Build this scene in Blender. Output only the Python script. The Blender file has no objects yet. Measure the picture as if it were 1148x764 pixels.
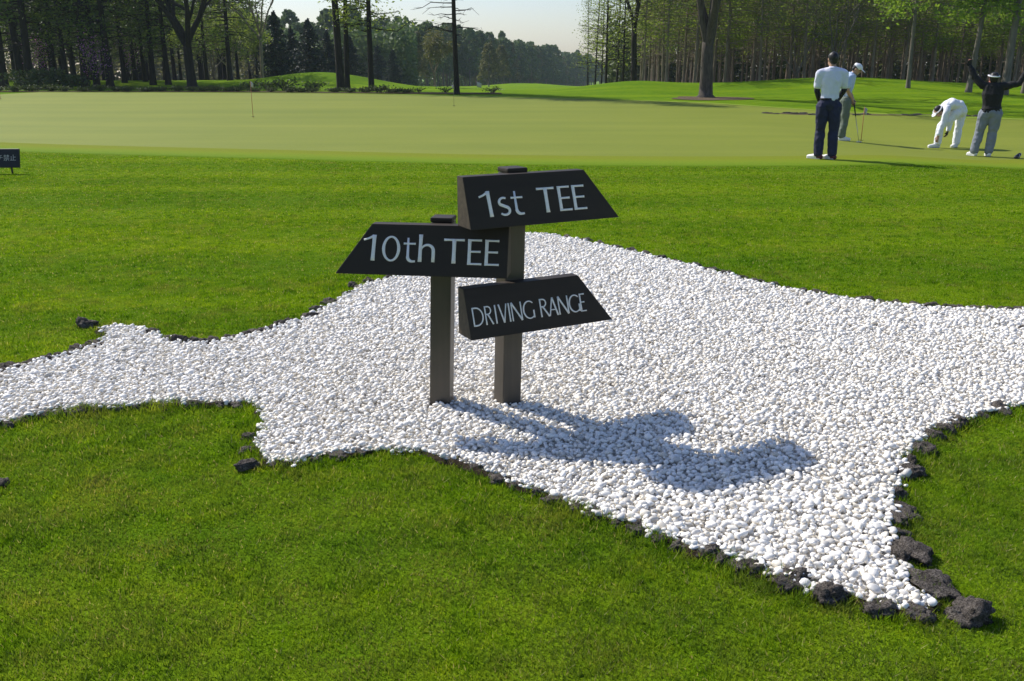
import bpy, bmesh, math, random
import numpy as np
from mathutils import Vector, Matrix

random.seed(7)
RNG = np.random.default_rng(7)
R = math.radians
SC = bpy.context.scene
COL = SC.collection

# ------------------------------------------------------------------ camera
CAM_H, PITCH, FPX = 1.6, R(16.75), 1020.0
cam_d = bpy.data.cameras.new('camera')
cam_d.sensor_width = 36.0
cam_d.lens = 36.0 * FPX / 1148.0
cam_d.clip_start = 0.05
cam_d.clip_end = 5000
cam = bpy.data.objects.new('camera', cam_d)
cam.location = (0, 0, CAM_H)
cam.rotation_euler = (math.pi / 2 - PITCH, 0, 0)
COL.objects.link(cam)
SC.camera = cam

def ground_at(px, py, z=0.0):
    """Point on the level z seen at photo pixel (px, py): used to take plan measurements off the photo."""
    dx = (px - 574) / FPX
    dv = -(py - 382) / FPX
    d = (dx, math.cos(PITCH) + dv * math.sin(PITCH), -math.sin(PITCH) + dv * math.cos(PITCH))
    k = (z - CAM_H) / d[2]
    return (d[0] * k, d[1] * k)

def x_at(px, Y, z=0.0):
    return (px - 574) / FPX * (Y * math.cos(PITCH) + (CAM_H - z) * math.sin(PITCH))

# ------------------------------------------------------------------ terrain heights
def S(t):
    t = np.clip(t, 0, 1)
    return t * t * (3 - 2 * t)

def H(x, y):
    x = np.asarray(x, float); y = np.asarray(y, float)
    z = 0.35 * S((y - 26) / 20)
    z = z - 0.15 * S((x - 6.5) / 3) * S((y - 13) / 4) * (1 - S((y - 24) / 8))
    z = z + 1.08 * np.exp(-((x + 12.4) / 5.0) ** 2 - ((y - 61) / 4.5) ** 2)
    z = z + 0.42 * np.exp(-((y - 66) / 5) ** 2) * S((-x - 15) / 4)
    z = z + 0.56 * np.exp(-((y - 51) / 5.0) ** 2) * S((x - 0.8) / 7)
    z = z + 0.17 * np.sin(x * 0.42 + 0.4) * np.exp(-((y - 49) / 6) ** 2) * S((x - 4) / 5)
    wv = S((x + .27 * y + 2) / 5) * (1 - S((x - .075 * y - 1) / 5))     # the valley between the two woods
    lo = np.interp(y, [54, 75, 100, 150, 185, 230, 307, 600, 900], [0, .5, 1.1, 1.9, 2.4, 3.5, 5.9, 9.0, 10.0])
    hi = np.interp(y, [56, 90, 185, 230, 307, 600, 900], [0, 0.3, 1.65, 3.3, 5.9, 9.0, 10.0])
    z = z - (lo * wv + hi * (1 - wv))
    z = z + (0.55 * np.exp(-((x - 3.0) / 5) ** 2 - ((y - 118) / 9) ** 2) + 0.7 * np.exp(-((x - 2.0) / 7) ** 2 - ((y - 165) / 12) ** 2)
             + 0.35 * np.exp(-((x + 9.0) / 5) ** 2 - ((y - 88) / 6) ** 2))
    return z

def Hf(x, y):
    return float(H(x, y))

# ------------------------------------------------------------------ materials
def newmat(name):
    m = bpy.data.materials.new(name)
    m.use_nodes = True
    nt = m.node_tree
    b = nt.nodes['Principled BSDF']
    return m, nt, b

def N(nt, t, **kw):
    n = nt.nodes.new(t)
    for k, v in kw.items():
        if k.startswith('i_'):
            n.inputs[k[2:].replace('_', ' ')].default_value = v
        else:
            setattr(n, k, v)
    return n

def ramp(nt, fac, stops):
    r = nt.nodes.new('ShaderNodeValToRGB')
    while len(r.color_ramp.elements) < len(stops):
        r.color_ramp.elements.new(0.5)
    for e, (p, c) in zip(r.color_ramp.elements, stops):
        e.position = p
        e.color = (*c, 1)
    nt.links.new(fac, r.inputs[0])
    return r.outputs[0]

def mixc(nt, fac, a, b, mode='MIX'):
    m = nt.nodes.new('ShaderNodeMix')
    m.data_type = 'RGBA'
    m.blend_type = mode
    for s, v in ((m.inputs[0], fac), (m.inputs[6], a), (m.inputs[7], b)):
        if hasattr(v, 'links') or hasattr(v, 'is_linked'):
            nt.links.new(v, s)
        elif isinstance(v, (int, float)):
            s.default_value = v
        else:
            s.default_value = (*v, 1)
    return m.outputs[2]

def noise(nt, scale, detail=4, rough=0.55, vec=None, sc3=None, obj=False):
    tc = nt.nodes.new('ShaderNodeNewGeometry' if not obj else 'ShaderNodeTexCoord')
    out = tc.outputs['Position'] if not obj else tc.outputs['Object']
    if sc3:
        mp = nt.nodes.new('ShaderNodeMapping')
        mp.inputs['Scale'].default_value = sc3
        nt.links.new(out, mp.inputs[0])
        out = mp.outputs[0]
    n = nt.nodes.new('ShaderNodeTexNoise')
    n.inputs['Scale'].default_value = scale
    n.inputs['Detail'].default_value = detail
    n.inputs['Roughness'].default_value = rough
    nt.links.new(out, n.inputs['Vector'])
    return n.outputs[0]

def bump(nt, b, height, strength, dist):
    bn = nt.nodes.new('ShaderNodeBump')
    bn.inputs['Strength'].default_value = strength
    bn.inputs['Distance'].default_value = dist
    nt.links.new(height, bn.inputs['Height'])
    nt.links.new(bn.outputs[0], b.inputs['Normal'])

def plain(name, col, rough=0.6, var=0.15, scale=30, bmp=0.0, spec=0.4, obj=True):
    m, nt, b = newmat(name)
    n = noise(nt, scale, 5, 0.6, obj=obj)
    lo = tuple(c * (1 - var) for c in col); hi = tuple(min(1, c * (1 + var)) for c in col)
    nt.links.new(ramp(nt, n, [(0.3, lo), (0.7, hi)]), b.inputs['Base Color'])
    b.inputs['Roughness'].default_value = rough
    b.inputs['Specular IOR Level'].default_value = spec
    if bmp:
        bump(nt, b, n, bmp, 0.01)
    return m

def leafmat(name, c1, c2, trans=0.45, rough=0.6):
    m, nt, b = newmat(name)
    g = nt.nodes.new('ShaderNodeNewGeometry')
    oi = nt.nodes.new('ShaderNodeObjectInfo')
    big = noise(nt, 0.55, 3)
    ad = N(nt, 'ShaderNodeMath', operation='MULTIPLY_ADD'); ad.inputs[1].default_value = 0.5
    nt.links.new(g.outputs['Random Per Island'], ad.inputs[0]); nt.links.new(big, ad.inputs[2])
    ad2 = N(nt, 'ShaderNodeMath', operation='MULTIPLY_ADD'); ad2.inputs[1].default_value = 0.35
    nt.links.new(oi.outputs['Random'], ad2.inputs[0]); nt.links.new(ad.outputs[0], ad2.inputs[2])
    col = ramp(nt, ad2.outputs[0], [(0.45, c1), (1.2 if False else 1.0, c2)])
    nt.links.new(col, b.inputs['Base Color'])
    b.inputs['Roughness'].default_value = rough
    b.inputs['Specular IOR Level'].default_value = 0.25
    t = nt.nodes.new('ShaderNodeBsdfTranslucent')
    tcol = mixc(nt, 0.5, col, (c2[0] * 1.3, c2[1] * 1.3, c2[2] * 0.6))
    nt.links.new(tcol, t.inputs[0])
    ms = nt.nodes.new('ShaderNodeMixShader')
    ms.inputs[0].default_value = trans
    nt.links.new(b.outputs[0], ms.inputs[1]); nt.links.new(t.outputs[0], ms.inputs[2])
    nt.links.new(ms.outputs[0], nt.nodes['Material Output'].inputs[0])
    return m

def barkmat(name, dark, light, sc=9.0):
    m, nt, b = newmat(name)
    n1 = noise(nt, sc, 6, 0.65, sc3=(1, 1, 0.18), obj=True)
    n2 = noise(nt, 1.6, 3, obj=True)
    c = ramp(nt, n1, [(0.35, dark), (0.65, light)])
    c2 = mixc(nt, n2, c, tuple((a + bb) * 0.4 for a, bb in zip(dark, light)))
    nt.links.new(c2, b.inputs['Base Color'])
    b.inputs['Roughness'].default_value = 0.9
    b.inputs['Specular IOR Level'].default_value = 0.15
    bump(nt, b, n1, 0.8, 0.05)
    return m

M = {}
# lawn ground
def lawn_mat():
    m, nt, b = newmat('lawn')
    n1 = noise(nt, 0.45, 4)
    n2 = noise(nt, 3.2, 5, 0.6)
    n3 = noise(nt, 60, 4, 0.7)
    a = ramp(nt, n1, [(0.35, (0.130, 0.250, 0.007)), (0.65, (0.190, 0.310, 0.009))])
    d = ramp(nt, n2, [(0.35, (0.110, 0.215, 0.007)), (0.7, (0.215, 0.305, 0.012))])
    c = mixc(nt, 0.5, a, d)
    nb = noise(nt, 1.0, 3, 0.5, sc3=(0.05, 0.75, 1))
    c = mixc(nt, 1.0, c, ramp(nt, nb, [(0.40, (0.80, 0.88, 0.9)), (0.60, (1.16, 1.10, 1.0))]), 'MULTIPLY')
    e = ramp(nt, n3, [(0.3, (0.50, 0.55, 0.45)), (0.75, (1.25, 1.2, 1.2))])
    c = mixc(nt, 1.0, c, e, 'MULTIPLY')
    nt.links.new(c, b.inputs['Base Color'])
    b.inputs['Roughness'].default_value = 0.9
    b.inputs['Specular IOR Level'].default_value = 0.02
    bump(nt, b, n3, 0.9, 0.03)
    return m
M['lawn'] = lawn_mat()

def green_mat():
    m, nt, b = newmat('green_turf')
    n1 = noise(nt, 0.5, 5, 0.6, sc3=(0.12, 1.2, 1))
    n2 = noise(nt, 0.22, 3)
    n3 = noise(nt, 40, 4, 0.7)
    a = ramp(nt, n1, [(0.3, (0.130, 0.168, 0.013)), (0.7, (0.205, 0.232, 0.023))])
    d = ramp(nt, n2, [(0.3, (0.148, 0.188, 0.014)), (0.7, (0.198, 0.228, 0.023))])
    c = mixc(nt, 0.45, a, d)
    e = ramp(nt, n3, [(0.3, (0.86, 0.86, 0.86)), (0.7, (1.1, 1.1, 1.1))])
    c = mixc(nt, 1.0, c, e, 'MULTIPLY')
    nt.links.new(c, b.inputs['Base Color'])
    b.inputs['Roughness'].default_value = 0.85
    b.inputs['Specular IOR Level'].default_value = 0.15
    bump(nt, b, n3, 0.4, 0.008)
    return m
M['green'] = green_mat()
def fringe_mat():
    m, nt, b = newmat('fringe_turf')
    at = nt.nodes.new('ShaderNodeAttribute'); at.attribute_name = 'across'
    n1 = noise(nt, 5, 4, .7, sc3=(.5, 1, 1)); n3 = noise(nt, 50, 4, .7)
    ma = N(nt, 'ShaderNodeMath', operation='MULTIPLY_ADD'); ma.inputs[1].default_value = .5; 
    nt.links.new(n1, ma.inputs[0]); nt.links.new(at.outputs['Fac'], ma.inputs[2])
    c = ramp(nt, ma.outputs[0], [(.25, (.125, .215, .010)), (.62, (.165, .240, .018)), (.85, (.185, .235, .018)), (1.0, (.186, .222, .020))])
    c = mixc(nt, 1.0, c, ramp(nt, n3, [(.3, (.75, .78, .75)), (.72, (1.15, 1.12, 1.1))]), 'MULTIPLY')
    nt.links.new(c, b.inputs['Base Color']); b.inputs['Roughness'].default_value = .9; b.inputs['Specular IOR Level'].default_value = .03
    bump(nt, b, n3, .6, .015)
    return m
M['fringe'] = fringe_mat()
M['collar'] = plain('collar_turf', (.185, .262, .022), .9, .22, 30, .6, .1, obj=False)

def blade_mat():
    m, nt, b = newmat('grass_blade')
    g = nt.nodes.new('ShaderNodeNewGeometry')
    n1 = noise(nt, 0.8, 3)
    n2 = noise(nt, 4.5, 4, 0.6)
    a = ramp(nt, n1, [(0.35, (0.125, 0.285, 0.005)), (0.65, (0.220, 0.370, 0.006))])
    d = ramp(nt, n2, [(0.32, (0.085, 0.225, 0.005)), (0.55, (0.220, 0.365, 0.006)), (0.74, (0.360, 0.370, 0.045))])
    c = mixc(nt, 0.55, a, d)
    n3 = noise(nt, 10.0, 4, 0.65)
    c = mixc(nt, 1.0, c, ramp(nt, n3, [(0.36, (0.34, 0.48, 0.55)), (0.50, (0.92, 0.95, 1.1)), (0.66, (1.34, 1.12, 2.4))]), 'MULTIPLY')
    nb = noise(nt, 1.0, 3, 0.5, sc3=(0.05, 0.75, 1))
    c = mixc(nt, 1.0, c, ramp(nt, nb, [(0.40, (0.80, 0.88, 0.9)), (0.60, (1.18, 1.12, 1.0))]), 'MULTIPLY')
    n5 = noise(nt, 2.6, 5, 0.7)
    c = mixc(nt, ramp(nt, n5, [(0.50, (0, 0, 0)), (0.72, (.62, .62, .62))]), c, (0.30, 0.265, 0.075))
    sy = nt.nodes.new('ShaderNodeSeparateXYZ'); nt.links.new(g.outputs['Position'], sy.inputs[0])
    worn = N(nt, 'ShaderNodeMapRange'); worn.inputs[1].default_value = 2.0; worn.inputs[2].default_value = 6.5; worn.inputs[3].default_value = .60; worn.inputs[4].default_value = .0
    nt.links.new(sy.outputs[1], worn.inputs[0])                       # the turf nearest the path is thatchier and duller
    wm = N(nt, 'ShaderNodeMath', operation='MULTIPLY'); nt.links.new(worn.outputs[0], wm.inputs[0])
    nt.links.new(ramp(nt, noise(nt, 3.6, 5, .7), [(.36, (.05, .05, .05)), (.60, (1, 1, 1))]), wm.inputs[1])
    c = mixc(nt, wm.outputs[0], c, (0.155, 0.190, 0.050))
    e = ramp(nt, g.outputs['Random Per Island'], [(0.0, (0.50, 0.58, 0.6)), (0.5, (1, 1, 1)), (0.90, (1.25, 1.2, 1.1))])
    c = mixc(nt, 1.0, c, e, 'MULTIPLY')
    c = mixc(nt, ramp(nt, g.outputs['Random Per Island'], [(0.962, (0, 0, 0)), (0.967, (.75, .75, .75))]), c, (0.50, 0.43, 0.22))
    nt.links.new(c, b.inputs['Base Color'])
    b.inputs['Roughness'].default_value = 0.6
    b.inputs['Specular IOR Level'].default_value = 0.025
    t = nt.nodes.new('ShaderNodeBsdfTranslucent')
    nt.links.new(mixc(nt, 1.0, c, (1.22, 1.08, .7), 'MULTIPLY'), t.inputs[0])
    ms = nt.nodes.new('ShaderNodeMixShader'); ms.inputs[0].default_value = 0.47
    nt.links.new(b.outputs[0], ms.inputs[1]); nt.links.new(t.outputs[0], ms.inputs[2])
    nt.links.new(ms.outputs[0], nt.nodes['Material Output'].inputs[0])
    return m
M['blade'] = blade_mat()

def pebble_mat():
    m, nt, b = newmat('white_pebble')
    g = nt.nodes.new('ShaderNodeNewGeometry')
    n = noise(nt, 55, 4, 0.6)
    c = ramp(nt, g.outputs['Random Per Island'], [(0.0, (0.46, 0.44, 0.40)), (0.05, (0.66, 0.64, 0.60)), (0.25, (0.84, 0.81, 0.745)), (0.8, (0.93, 0.90, 0.835)), (0.93, (0.85, 0.79, 0.67)), (1.0, (0.66, 0.60, 0.50))])
    e = ramp(nt, n, [(0.3, (0.88, 0.87, 0.85)), (0.6, (1, 1, 1))])
    c = mixc(nt, 1.0, c, e, 'MULTIPLY')
    nt.links.new(c, b.inputs['Base Color'])
    b.inputs['Roughness'].default_value = 0.55
    b.inputs['Specular IOR Level'].default_value = 0.35
    bump(nt, b, n, 0.25, 0.004)
    return m
M['pebble'] = pebble_mat()
M['bed'] = plain('gravel_grit', (0.60, 0.58, 0.54), 0.95, 0.35, 120, 0.8, 0.1, obj=False)
M['soil'] = plain('soil', (0.034, 0.026, 0.018), 1.0, 0.6, 45, 1.0, 0.05, obj=False)
M['litter'] = plain('leaf_litter', (0.085, 0.058, 0.036), 1.0, 0.5, 8, 1.0, 0.05, obj=False)
M['mulch'] = plain('mulch', (0.115, 0.085, 0.055), 1.0, 0.6, 14, 1.0, 0.05, obj=False)
M['sand'] = plain('sand', (0.42, 0.40, 0.36), 1.0, 0.1, 3, 0.3, 0.1, obj=False)

def lava_mat():
    m, nt, b = newmat('lava_stone')
    n1 = noise(nt, 22, 6, 0.7)
    n2 = noise(nt, 120, 4, 0.7)
    n4 = noise(nt, 190, 3, 0.6)
    c = ramp(nt, n1, [(0.3, (0.040, 0.036, 0.033)), (0.50, (0.150, 0.132, 0.115)), (0.75, (0.32, 0.28, 0.24))])
    c = mixc(nt, 1.0, c, ramp(nt, n4, [(0.38, (.35, .33, .32)), (0.58, (1.1, 1.1, 1.1))]), 'MULTIPLY')
    nt.links.new(c, b.inputs['Base Color'])
    b.inputs['Roughness'].default_value = 0.95
    b.inputs['Specular IOR Level'].default_value = 0.15
    mm = N(nt, 'ShaderNodeMath', operation='ADD'); nt.links.new(n1, mm.inputs[0]); nt.links.new(n2, mm.inputs[1])
    bump(nt, b, mm.outputs[0], 1.0, 0.02)
    return m
M['lava'] = lava_mat()

def board_mat():
    m, nt, b = newmat('black_board')
    n = noise(nt, 6, 5, 0.6, sc3=(0.3, 1, 2), obj=True)
    n2 = noise(nt, 220, 3, 0.6, obj=True)
    c = ramp(nt, n, [(0.3, (0.033, 0.0255, 0.0190)), (0.75, (0.046, 0.0360, 0.0270))])
    nt.links.new(c, b.inputs['Base Color'])
    r = ramp(nt, n, [(0.3, (0.50, 0.50, 0.50)), (0.7, (0.66, 0.66, 0.66))])
    nt.links.new(r, b.inputs['Roughness'])
    b.inputs['Specular IOR Level'].default_value = 0.16
    bump(nt, b, n2, 0.12, 0.002)
    return m
M['board'] = board_mat()

def post_mat():
    m, nt, b = newmat('brown_post')
    n = noise(nt, 30, 5, 0.6, sc3=(1, 1, 0.05), obj=True)
    n2 = noise(nt, 5, 3, obj=True)
    c = ramp(nt, n, [(0.3, (0.080, 0.063, 0.044)), (0.7, (0.115, 0.092, 0.066))])
    c = mixc(nt, n2, c, (0.050, 0.043, 0.032))
    nt.links.new(c, b.inputs['Base Color'])
    b.inputs['Roughness'].default_value = 0.42
    b.inputs['Specular IOR Level'].default_value = 0.45
    bump(nt, b, n, 0.15, 0.003)
    return m
M['post'] = post_mat()
M['end_grain'] = plain('end_grain', (.075, .056, .038), .6, .3, 40, .2, .3)
M['letter'] = plain('sign_lettering', (0.88, 0.84, 0.78), 0.5, 0.06, 60)
M['bark_dark'] = barkmat('bark_dark', (0.012, 0.010, 0.008), (0.052, 0.043, 0.034))
M['bark_oak'] = barkmat('bark_oak', (0.030, 0.025, 0.020), (0.150, 0.125, 0.100), 14)
M['bark_mid'] = barkmat('bark_mid', (0.085, 0.066, 0.047), (0.40, 0.32, 0.24))
M['bark_pale'] = barkmat('bark_pale', (0.060, 0.050, 0.040), (0.27, 0.24, 0.20), 7.0)
M['leaf_pine'] = leafmat('leaf_pine', (0.034, 0.062, 0.016), (0.095, 0.145, 0.028), 0.42)
M['leaf_larch'] = leafmat('leaf_larch', (0.100, 0.130, 0.036), (0.225, 0.285, 0.055), 0.5)
M['leaf_fresh'] = leafmat('leaf_fresh', (0.105, 0.165, 0.022), (0.21, 0.31, 0.035), 0.5)
M['leaf_spruce'] = leafmat('leaf_spruce', (0.012, 0.024, 0.020), (0.030, 0.050, 0.038), 0.15)
M['leaf_far'] = leafmat('leaf_far', (0.045, 0.085, 0.032), (0.110, 0.165, 0.060), 0.3)
M['leaf_olive'] = leafmat('leaf_olive', (0.070, 0.080, 0.035), (0.145, 0.145, 0.062), 0.35)
M['leaf_shrub'] = leafmat('leaf_shrub', (0.020, 0.034, 0.012), (0.060, 0.085, 0.024), 0.25)
M['petal'] = leafmat('petal', (0.20, 0.06, 0.24), (0.45, 0.18, 0.48), 0.4)
M['skin'] = plain('skin', (0.42, 0.25, 0.17), 0.55, 0.06, 20)
M['skin_red'] = plain('skin_sunburnt', (0.50, 0.20, 0.15), 0.55, 0.06, 20)
M['hair'] = plain('hair', (0.012, 0.010, 0.010), 0.5, 0.3, 60)
M['shirt_white'] = plain('shirt_white', (0.66, 0.67, 0.80), 0.85, 0.05, 12, 0.3)
M['shirt_blue'] = plain('shirt_blue', (0.42, 0.52, 0.70), 0.85, 0.08, 12, 0.3)
M['white_cloth'] = plain('white_cloth', (0.78, 0.79, 0.84), 0.85, 0.04, 12, 0.3)
M['navy'] = plain('navy_cloth', (0.016, 0.018, 0.055), 0.8, 0.25, 14, 0.3)
M['navy_dark'] = plain('navy_sleeve', (0.008, 0.009, 0.022), 0.7, 0.2, 14)
M['black_cloth'] = plain('black_cloth', (0.010, 0.010, 0.011), 0.85, 0.3, 14, 0.3)
M['grey_cloth'] = plain('grey_cloth', (0.20, 0.22, 0.26), 0.85, 0.10, 12, 0.3)
M['sage_cloth'] = plain('sage_cloth', (0.120, 0.145, 0.115), 0.85, 0.12, 12, 0.3)
M['shoe_white'] = plain('shoe_white', (0.75, 0.74, 0.72), 0.5, 0.05, 20)
M['maroon'] = plain('maroon', (0.10, 0.015, 0.02), 0.5, 0.1, 20)
M['steel'] = plain('steel', (0.45, 0.45, 0.46), 0.3, 0.05, 20)
M['steel'].node_tree.nodes['Principled BSDF'].inputs['Metallic'].default_value = 0.8
M['rubber'] = plain('rubber', (0.012, 0.012, 0.013), 0.7, 0.2, 20)
M['orange'] = plain('orange_stick', (0.45, 0.16, 0.06), 0.5, 0.1, 20)
M['flag'] = plain('flag_cloth', (0.50, 0.49, 0.48), 0.8, 0.05, 20)
M['notice'] = plain('notice_black', (0.010, 0.010, 0.011), 0.5, 0.2, 10)
M['dark_plastic'] = plain('dark_plastic', (0.035, 0.035, 0.04), 0.5, 0.2, 10)

# ------------------------------------------------------------------ object helpers
def tag(o, label=None, cat=None, group=None, kind=None):
    if label: o['label'] = label
    if cat: o['category'] = cat
    if group: o['group'] = group
    if kind: o['kind'] = kind
    return o

def link(name, me, mat=None, parent=None, smooth=False):
    o = bpy.data.objects.new(name, me)
    COL.objects.link(o)
    if mat is not None and not me.materials:
        me.materials.append(mat)
    if smooth:
        me.polygons.foreach_set('use_smooth', np.ones(len(me.polygons), bool))
    if parent is not None:
        o.parent = parent
    return o

def thing(name, label, cat, loc=(0, 0, 0), rz=0, group=None):
    o = bpy.data.objects.new(name, None)
    COL.objects.link(o)
    o.empty_display_size = 0.1
    o.location = loc
    o.rotation_euler = (0, 0, rz)
    return tag(o, label, cat, group)

def mesh_np(name, V, F):
    """V (n,3); F list of arrays, each (m,k) of vertex ids."""
    me = bpy.data.meshes.new(name)
    V = np.asarray(V, np.float32)
    if not isinstance(F, (list, tuple)): F = [F]
    F = [np.asarray(f, np.int32) for f in F if len(f)]
    nl = sum(f.size for f in F); nf = sum(len(f) for f in F)
    me.vertices.add(len(V)); me.vertices.foreach_set('co', V.ravel())
    me.loops.add(nl); me.polygons.add(nf)
    me.loops.foreach_set('vertex_index', np.concatenate([f.ravel() for f in F]))
    tot = np.concatenate([np.full(len(f), f.shape[1], np.int32) for f in F])
    st = np.concatenate([[0], np.cumsum(tot)[:-1]]).astype(np.int32)
    me.polygons.foreach_set('loop_start', st)
    try: me.polygons.foreach_set('loop_total', tot)
    except Exception: pass
    me.update(calc_edges=True)
    return me

class MB:
    """collects tubes and quads, builds one mesh"""
    def __init__(s): s.V = []; s.Q = []; s.T = []; s.n = 0
    def add(s, V, Q=None, T=None):
        V = np.asarray(V, float).reshape(-1, 3)
        if Q is not None and len(Q): s.Q.append(np.asarray(Q) + s.n)
        if T is not None and len(T): s.T.append(np.asarray(T) + s.n)
        s.V.append(V); s.n += len(V)
    def tube(s, P, rad, k=8, cap=True):
        P = np.asarray(P, float); n = len(P)
        rad = np.broadcast_to(np.asarray(rad, float), (n,))
        D = np.gradient(P, axis=0)
        D /= np.linalg.norm(D, axis=1)[:, None] + 1e-9
        ref = np.array([0, 0, 1.0]) if abs(D[0][2]) < 0.9 else np.array([1.0, 0, 0])
        a = np.cross(D, ref); a /= np.linalg.norm(a, axis=1)[:, None] + 1e-9
        b = np.cross(D, a)
        t = np.arange(k) / k * 2 * math.pi
        V = P[:, None, :] + rad[:, None, None] * (np.cos(t)[None, :, None] * a[:, None, :] + np.sin(t)[None, :, None] * b[:, None, :])
        i = np.arange(n - 1)[:, None] * k; j = np.arange(k)[None, :]; j2 = (j + 1) % k
        Q = np.stack([i + j, i + j2, i + k + j2, i + k + j], -1).reshape(-1, 4)
        V = V.reshape(-1, 3); T = []
        if cap:
            V = np.vstack([V, P[0], P[-1]])
            c0, c1 = n * k, n * k + 1
            jj = np.arange(k)
            T = np.vstack([np.stack([np.full(k, c0), (jj + 1) % k, jj], 1), np.stack([np.full(k, c1), (n - 1) * k + jj, (n - 1) * k + (jj + 1) % k], 1)])
        s.add(V, Q, T)
    def leaves(s, C, L, W=0.55, up=0.0):
        C = np.asarray(C, float); n = len(C)
        if not n: return
        L = np.broadcast_to(np.asarray(L, float), (n,)) * RNG.uniform(0.6, 1.35, n)
        a = RNG.normal(size=(n, 3)); a[:, 2] *= (1 - up); a /= np.linalg.norm(a, axis=1)[:, None]
        b = np.cross(a, RNG.normal(size=(n, 3))); b /= np.linalg.norm(b, axis=1)[:, None]
        V = np.stack([C - a * L[:, None] * .5, C + b * (L * W * .5)[:, None], C + a * L[:, None] * .5, C - b * (L * W * .5)[:, None]], 1).reshape(-1, 3)
        s.add(V, np.arange(n * 4).reshape(n, 4))
    def build(s, name, mat=None, parent=None, smooth=False):
        me = s.mesh(name)
        return link(name, me, mat, parent, smooth)
    def mesh(s, name):
        return mesh_np(name, np.vstack(s.V), ([np.vstack(s.Q)] if s.Q else []) + ([np.vstack(s.T)] if s.T else []))

def boxmesh(name, sx, sy, sz, bevel=0.004, z0=0.0):
    bm = bmesh.new()
    bmesh.ops.create_cube(bm, size=1)
    for v in bm.verts:
        v.co = Vector((v.co.x * sx, v.co.y * sy, (v.co.z + .5) * sz + z0))
    if bevel:
        bmesh.ops.bevel(bm, geom=bm.edges[:], offset=bevel, segments=2, affect='EDGES', profile=0.6)
    me = bpy.data.meshes.new(name); bm.to_mesh(me); bm.free()
    return me

def prism(name, poly, depth_lo, depth_hi, bevel=0.0):
    """poly: list of ((x,z) ...) front outline with matching back outline; see signs"""

def copy_tree(root, loc, rz=0.0, sc=1.0, label=None, tilt=(0, 0)):
    r = root.copy(); COL.objects.link(r)
    r.location = loc; r.rotation_euler = (tilt[0], tilt[1], rz)
    r.scale = (sc, sc, sc) if not isinstance(sc, tuple) else sc
    if label: r['label'] = label
    for ch in list(root.children):
        c = ch.copy(); COL.objects.link(c); c.parent = r
        for g in list(ch.children):
            d = g.copy(); COL.objects.link(d); d.parent = c
    return r

# ------------------------------------------------------------------ ground
def axis(lo, hi, fine_lo, fine_hi, step, grow=1.18):
    a = list(np.arange(fine_lo, fine_hi + 1e-6, step))
    s = step; v = fine_hi
    while v < hi:
        s *= grow; v += s; a.append(min(v, hi))
    s = step; v = fine_lo; pre = []
    while v > lo:
        s *= grow; v -= s; pre.append(max(v, lo))
    return np.array(pre[::-1] + a)

def sheet(name, xs, ys, mat, dz=0.0, kind='structure'):
    X, Y = np.meshgrid(xs, ys)
    Z = H(X, Y) + dz
    V = np.stack([X, Y, Z], -1).reshape(-1, 3)
    nx, ny = len(xs), len(ys)
    i = (np.arange(ny - 1)[:, None] * nx + np.arange(nx - 1)[None, :])
    Q = np.stack([i, i + 1, i + nx + 1, i + nx], -1).reshape(-1, 4)
    o = link(name, mesh_np(name, V, [Q]), mat, smooth=True)
    return tag(o, kind=kind)

sheet('ground', axis(-640, 640, -34, 34, 0.5), axis(-40, 860, -3, 75, 0.5), M['lawn'])

# putting green: strips between its near and far outline
near_px = [(-500, 150), (-150, 157), (0, 165), (120, 168.5), (300, 173), (450, 177), (560, 179.5), (700, 181), (830, 181.5), (930, 180.5), (1040, 178.5), (1148, 176), (1300, 171), (1500, 160)]
NP = np.array([ground_at(*p) for p in near_px])
far_xy = np.array([(-40, 47), (-26, 47.5), (-18, 47), (-9, 45.5), (-3, 42.5), (2.5, 40), (8.0, 37), (11.5, 32), (14.5, 30), (22, 27), (34, 25)])
gx = np.linspace(-24, 22, 160)
y0 = np.interp(gx, NP[:, 0], NP[:, 1]); y1 = np.interp(gx, far_xy[:, 0], far_xy[:, 1])
kern = np.ones(9) / 9
def sm(a): return np.convolve(np.pad(a, 4, mode='edge'), kern, 'valid')
y0, y1 = sm(y0), sm(y1)
def strip(name, xs, lo, hi, n, mat, dz):
    t = np.linspace(0, 1, n)
    X = np.repeat(xs[None, :], n, 0); Y = lo[None, :] * (1 - t[:, None]) + hi[None, :] * t[:, None]
    V = np.stack([X, Y, H(X, Y) + dz], -1).reshape(-1, 3)
    nx = len(xs)
    i = np.arange(n - 1)[:, None] * nx + np.arange(nx - 1)[None, :]
    Q = np.stack([i, i + 1, i + nx + 1, i + nx], -1).reshape(-1, 4)
    return tag(link(name, mesh_np(name, V, [Q]), mat, smooth=True), kind='structure')
strip('putting_green', gx, y0, y1, 60, M['green'], 0.012)
fr = strip('green_fringe', gx, y0 - .95, y0 + .75, 24, M['fringe'], 0.017)
for i_ in range(len(gx)): fr.data.vertices[i_].co.z -= .035
fa = fr.data.attributes.new('across', 'FLOAT', 'POINT'); fa.data.foreach_set('value', np.repeat(np.linspace(0, 1, 24), len(gx)).astype(np.float32))
strip('green_collar', gx, y1 - .10, y1 + .55, 5, M['collar'], 0.020)
GREEN_NEAR = (gx, y0)

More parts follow.
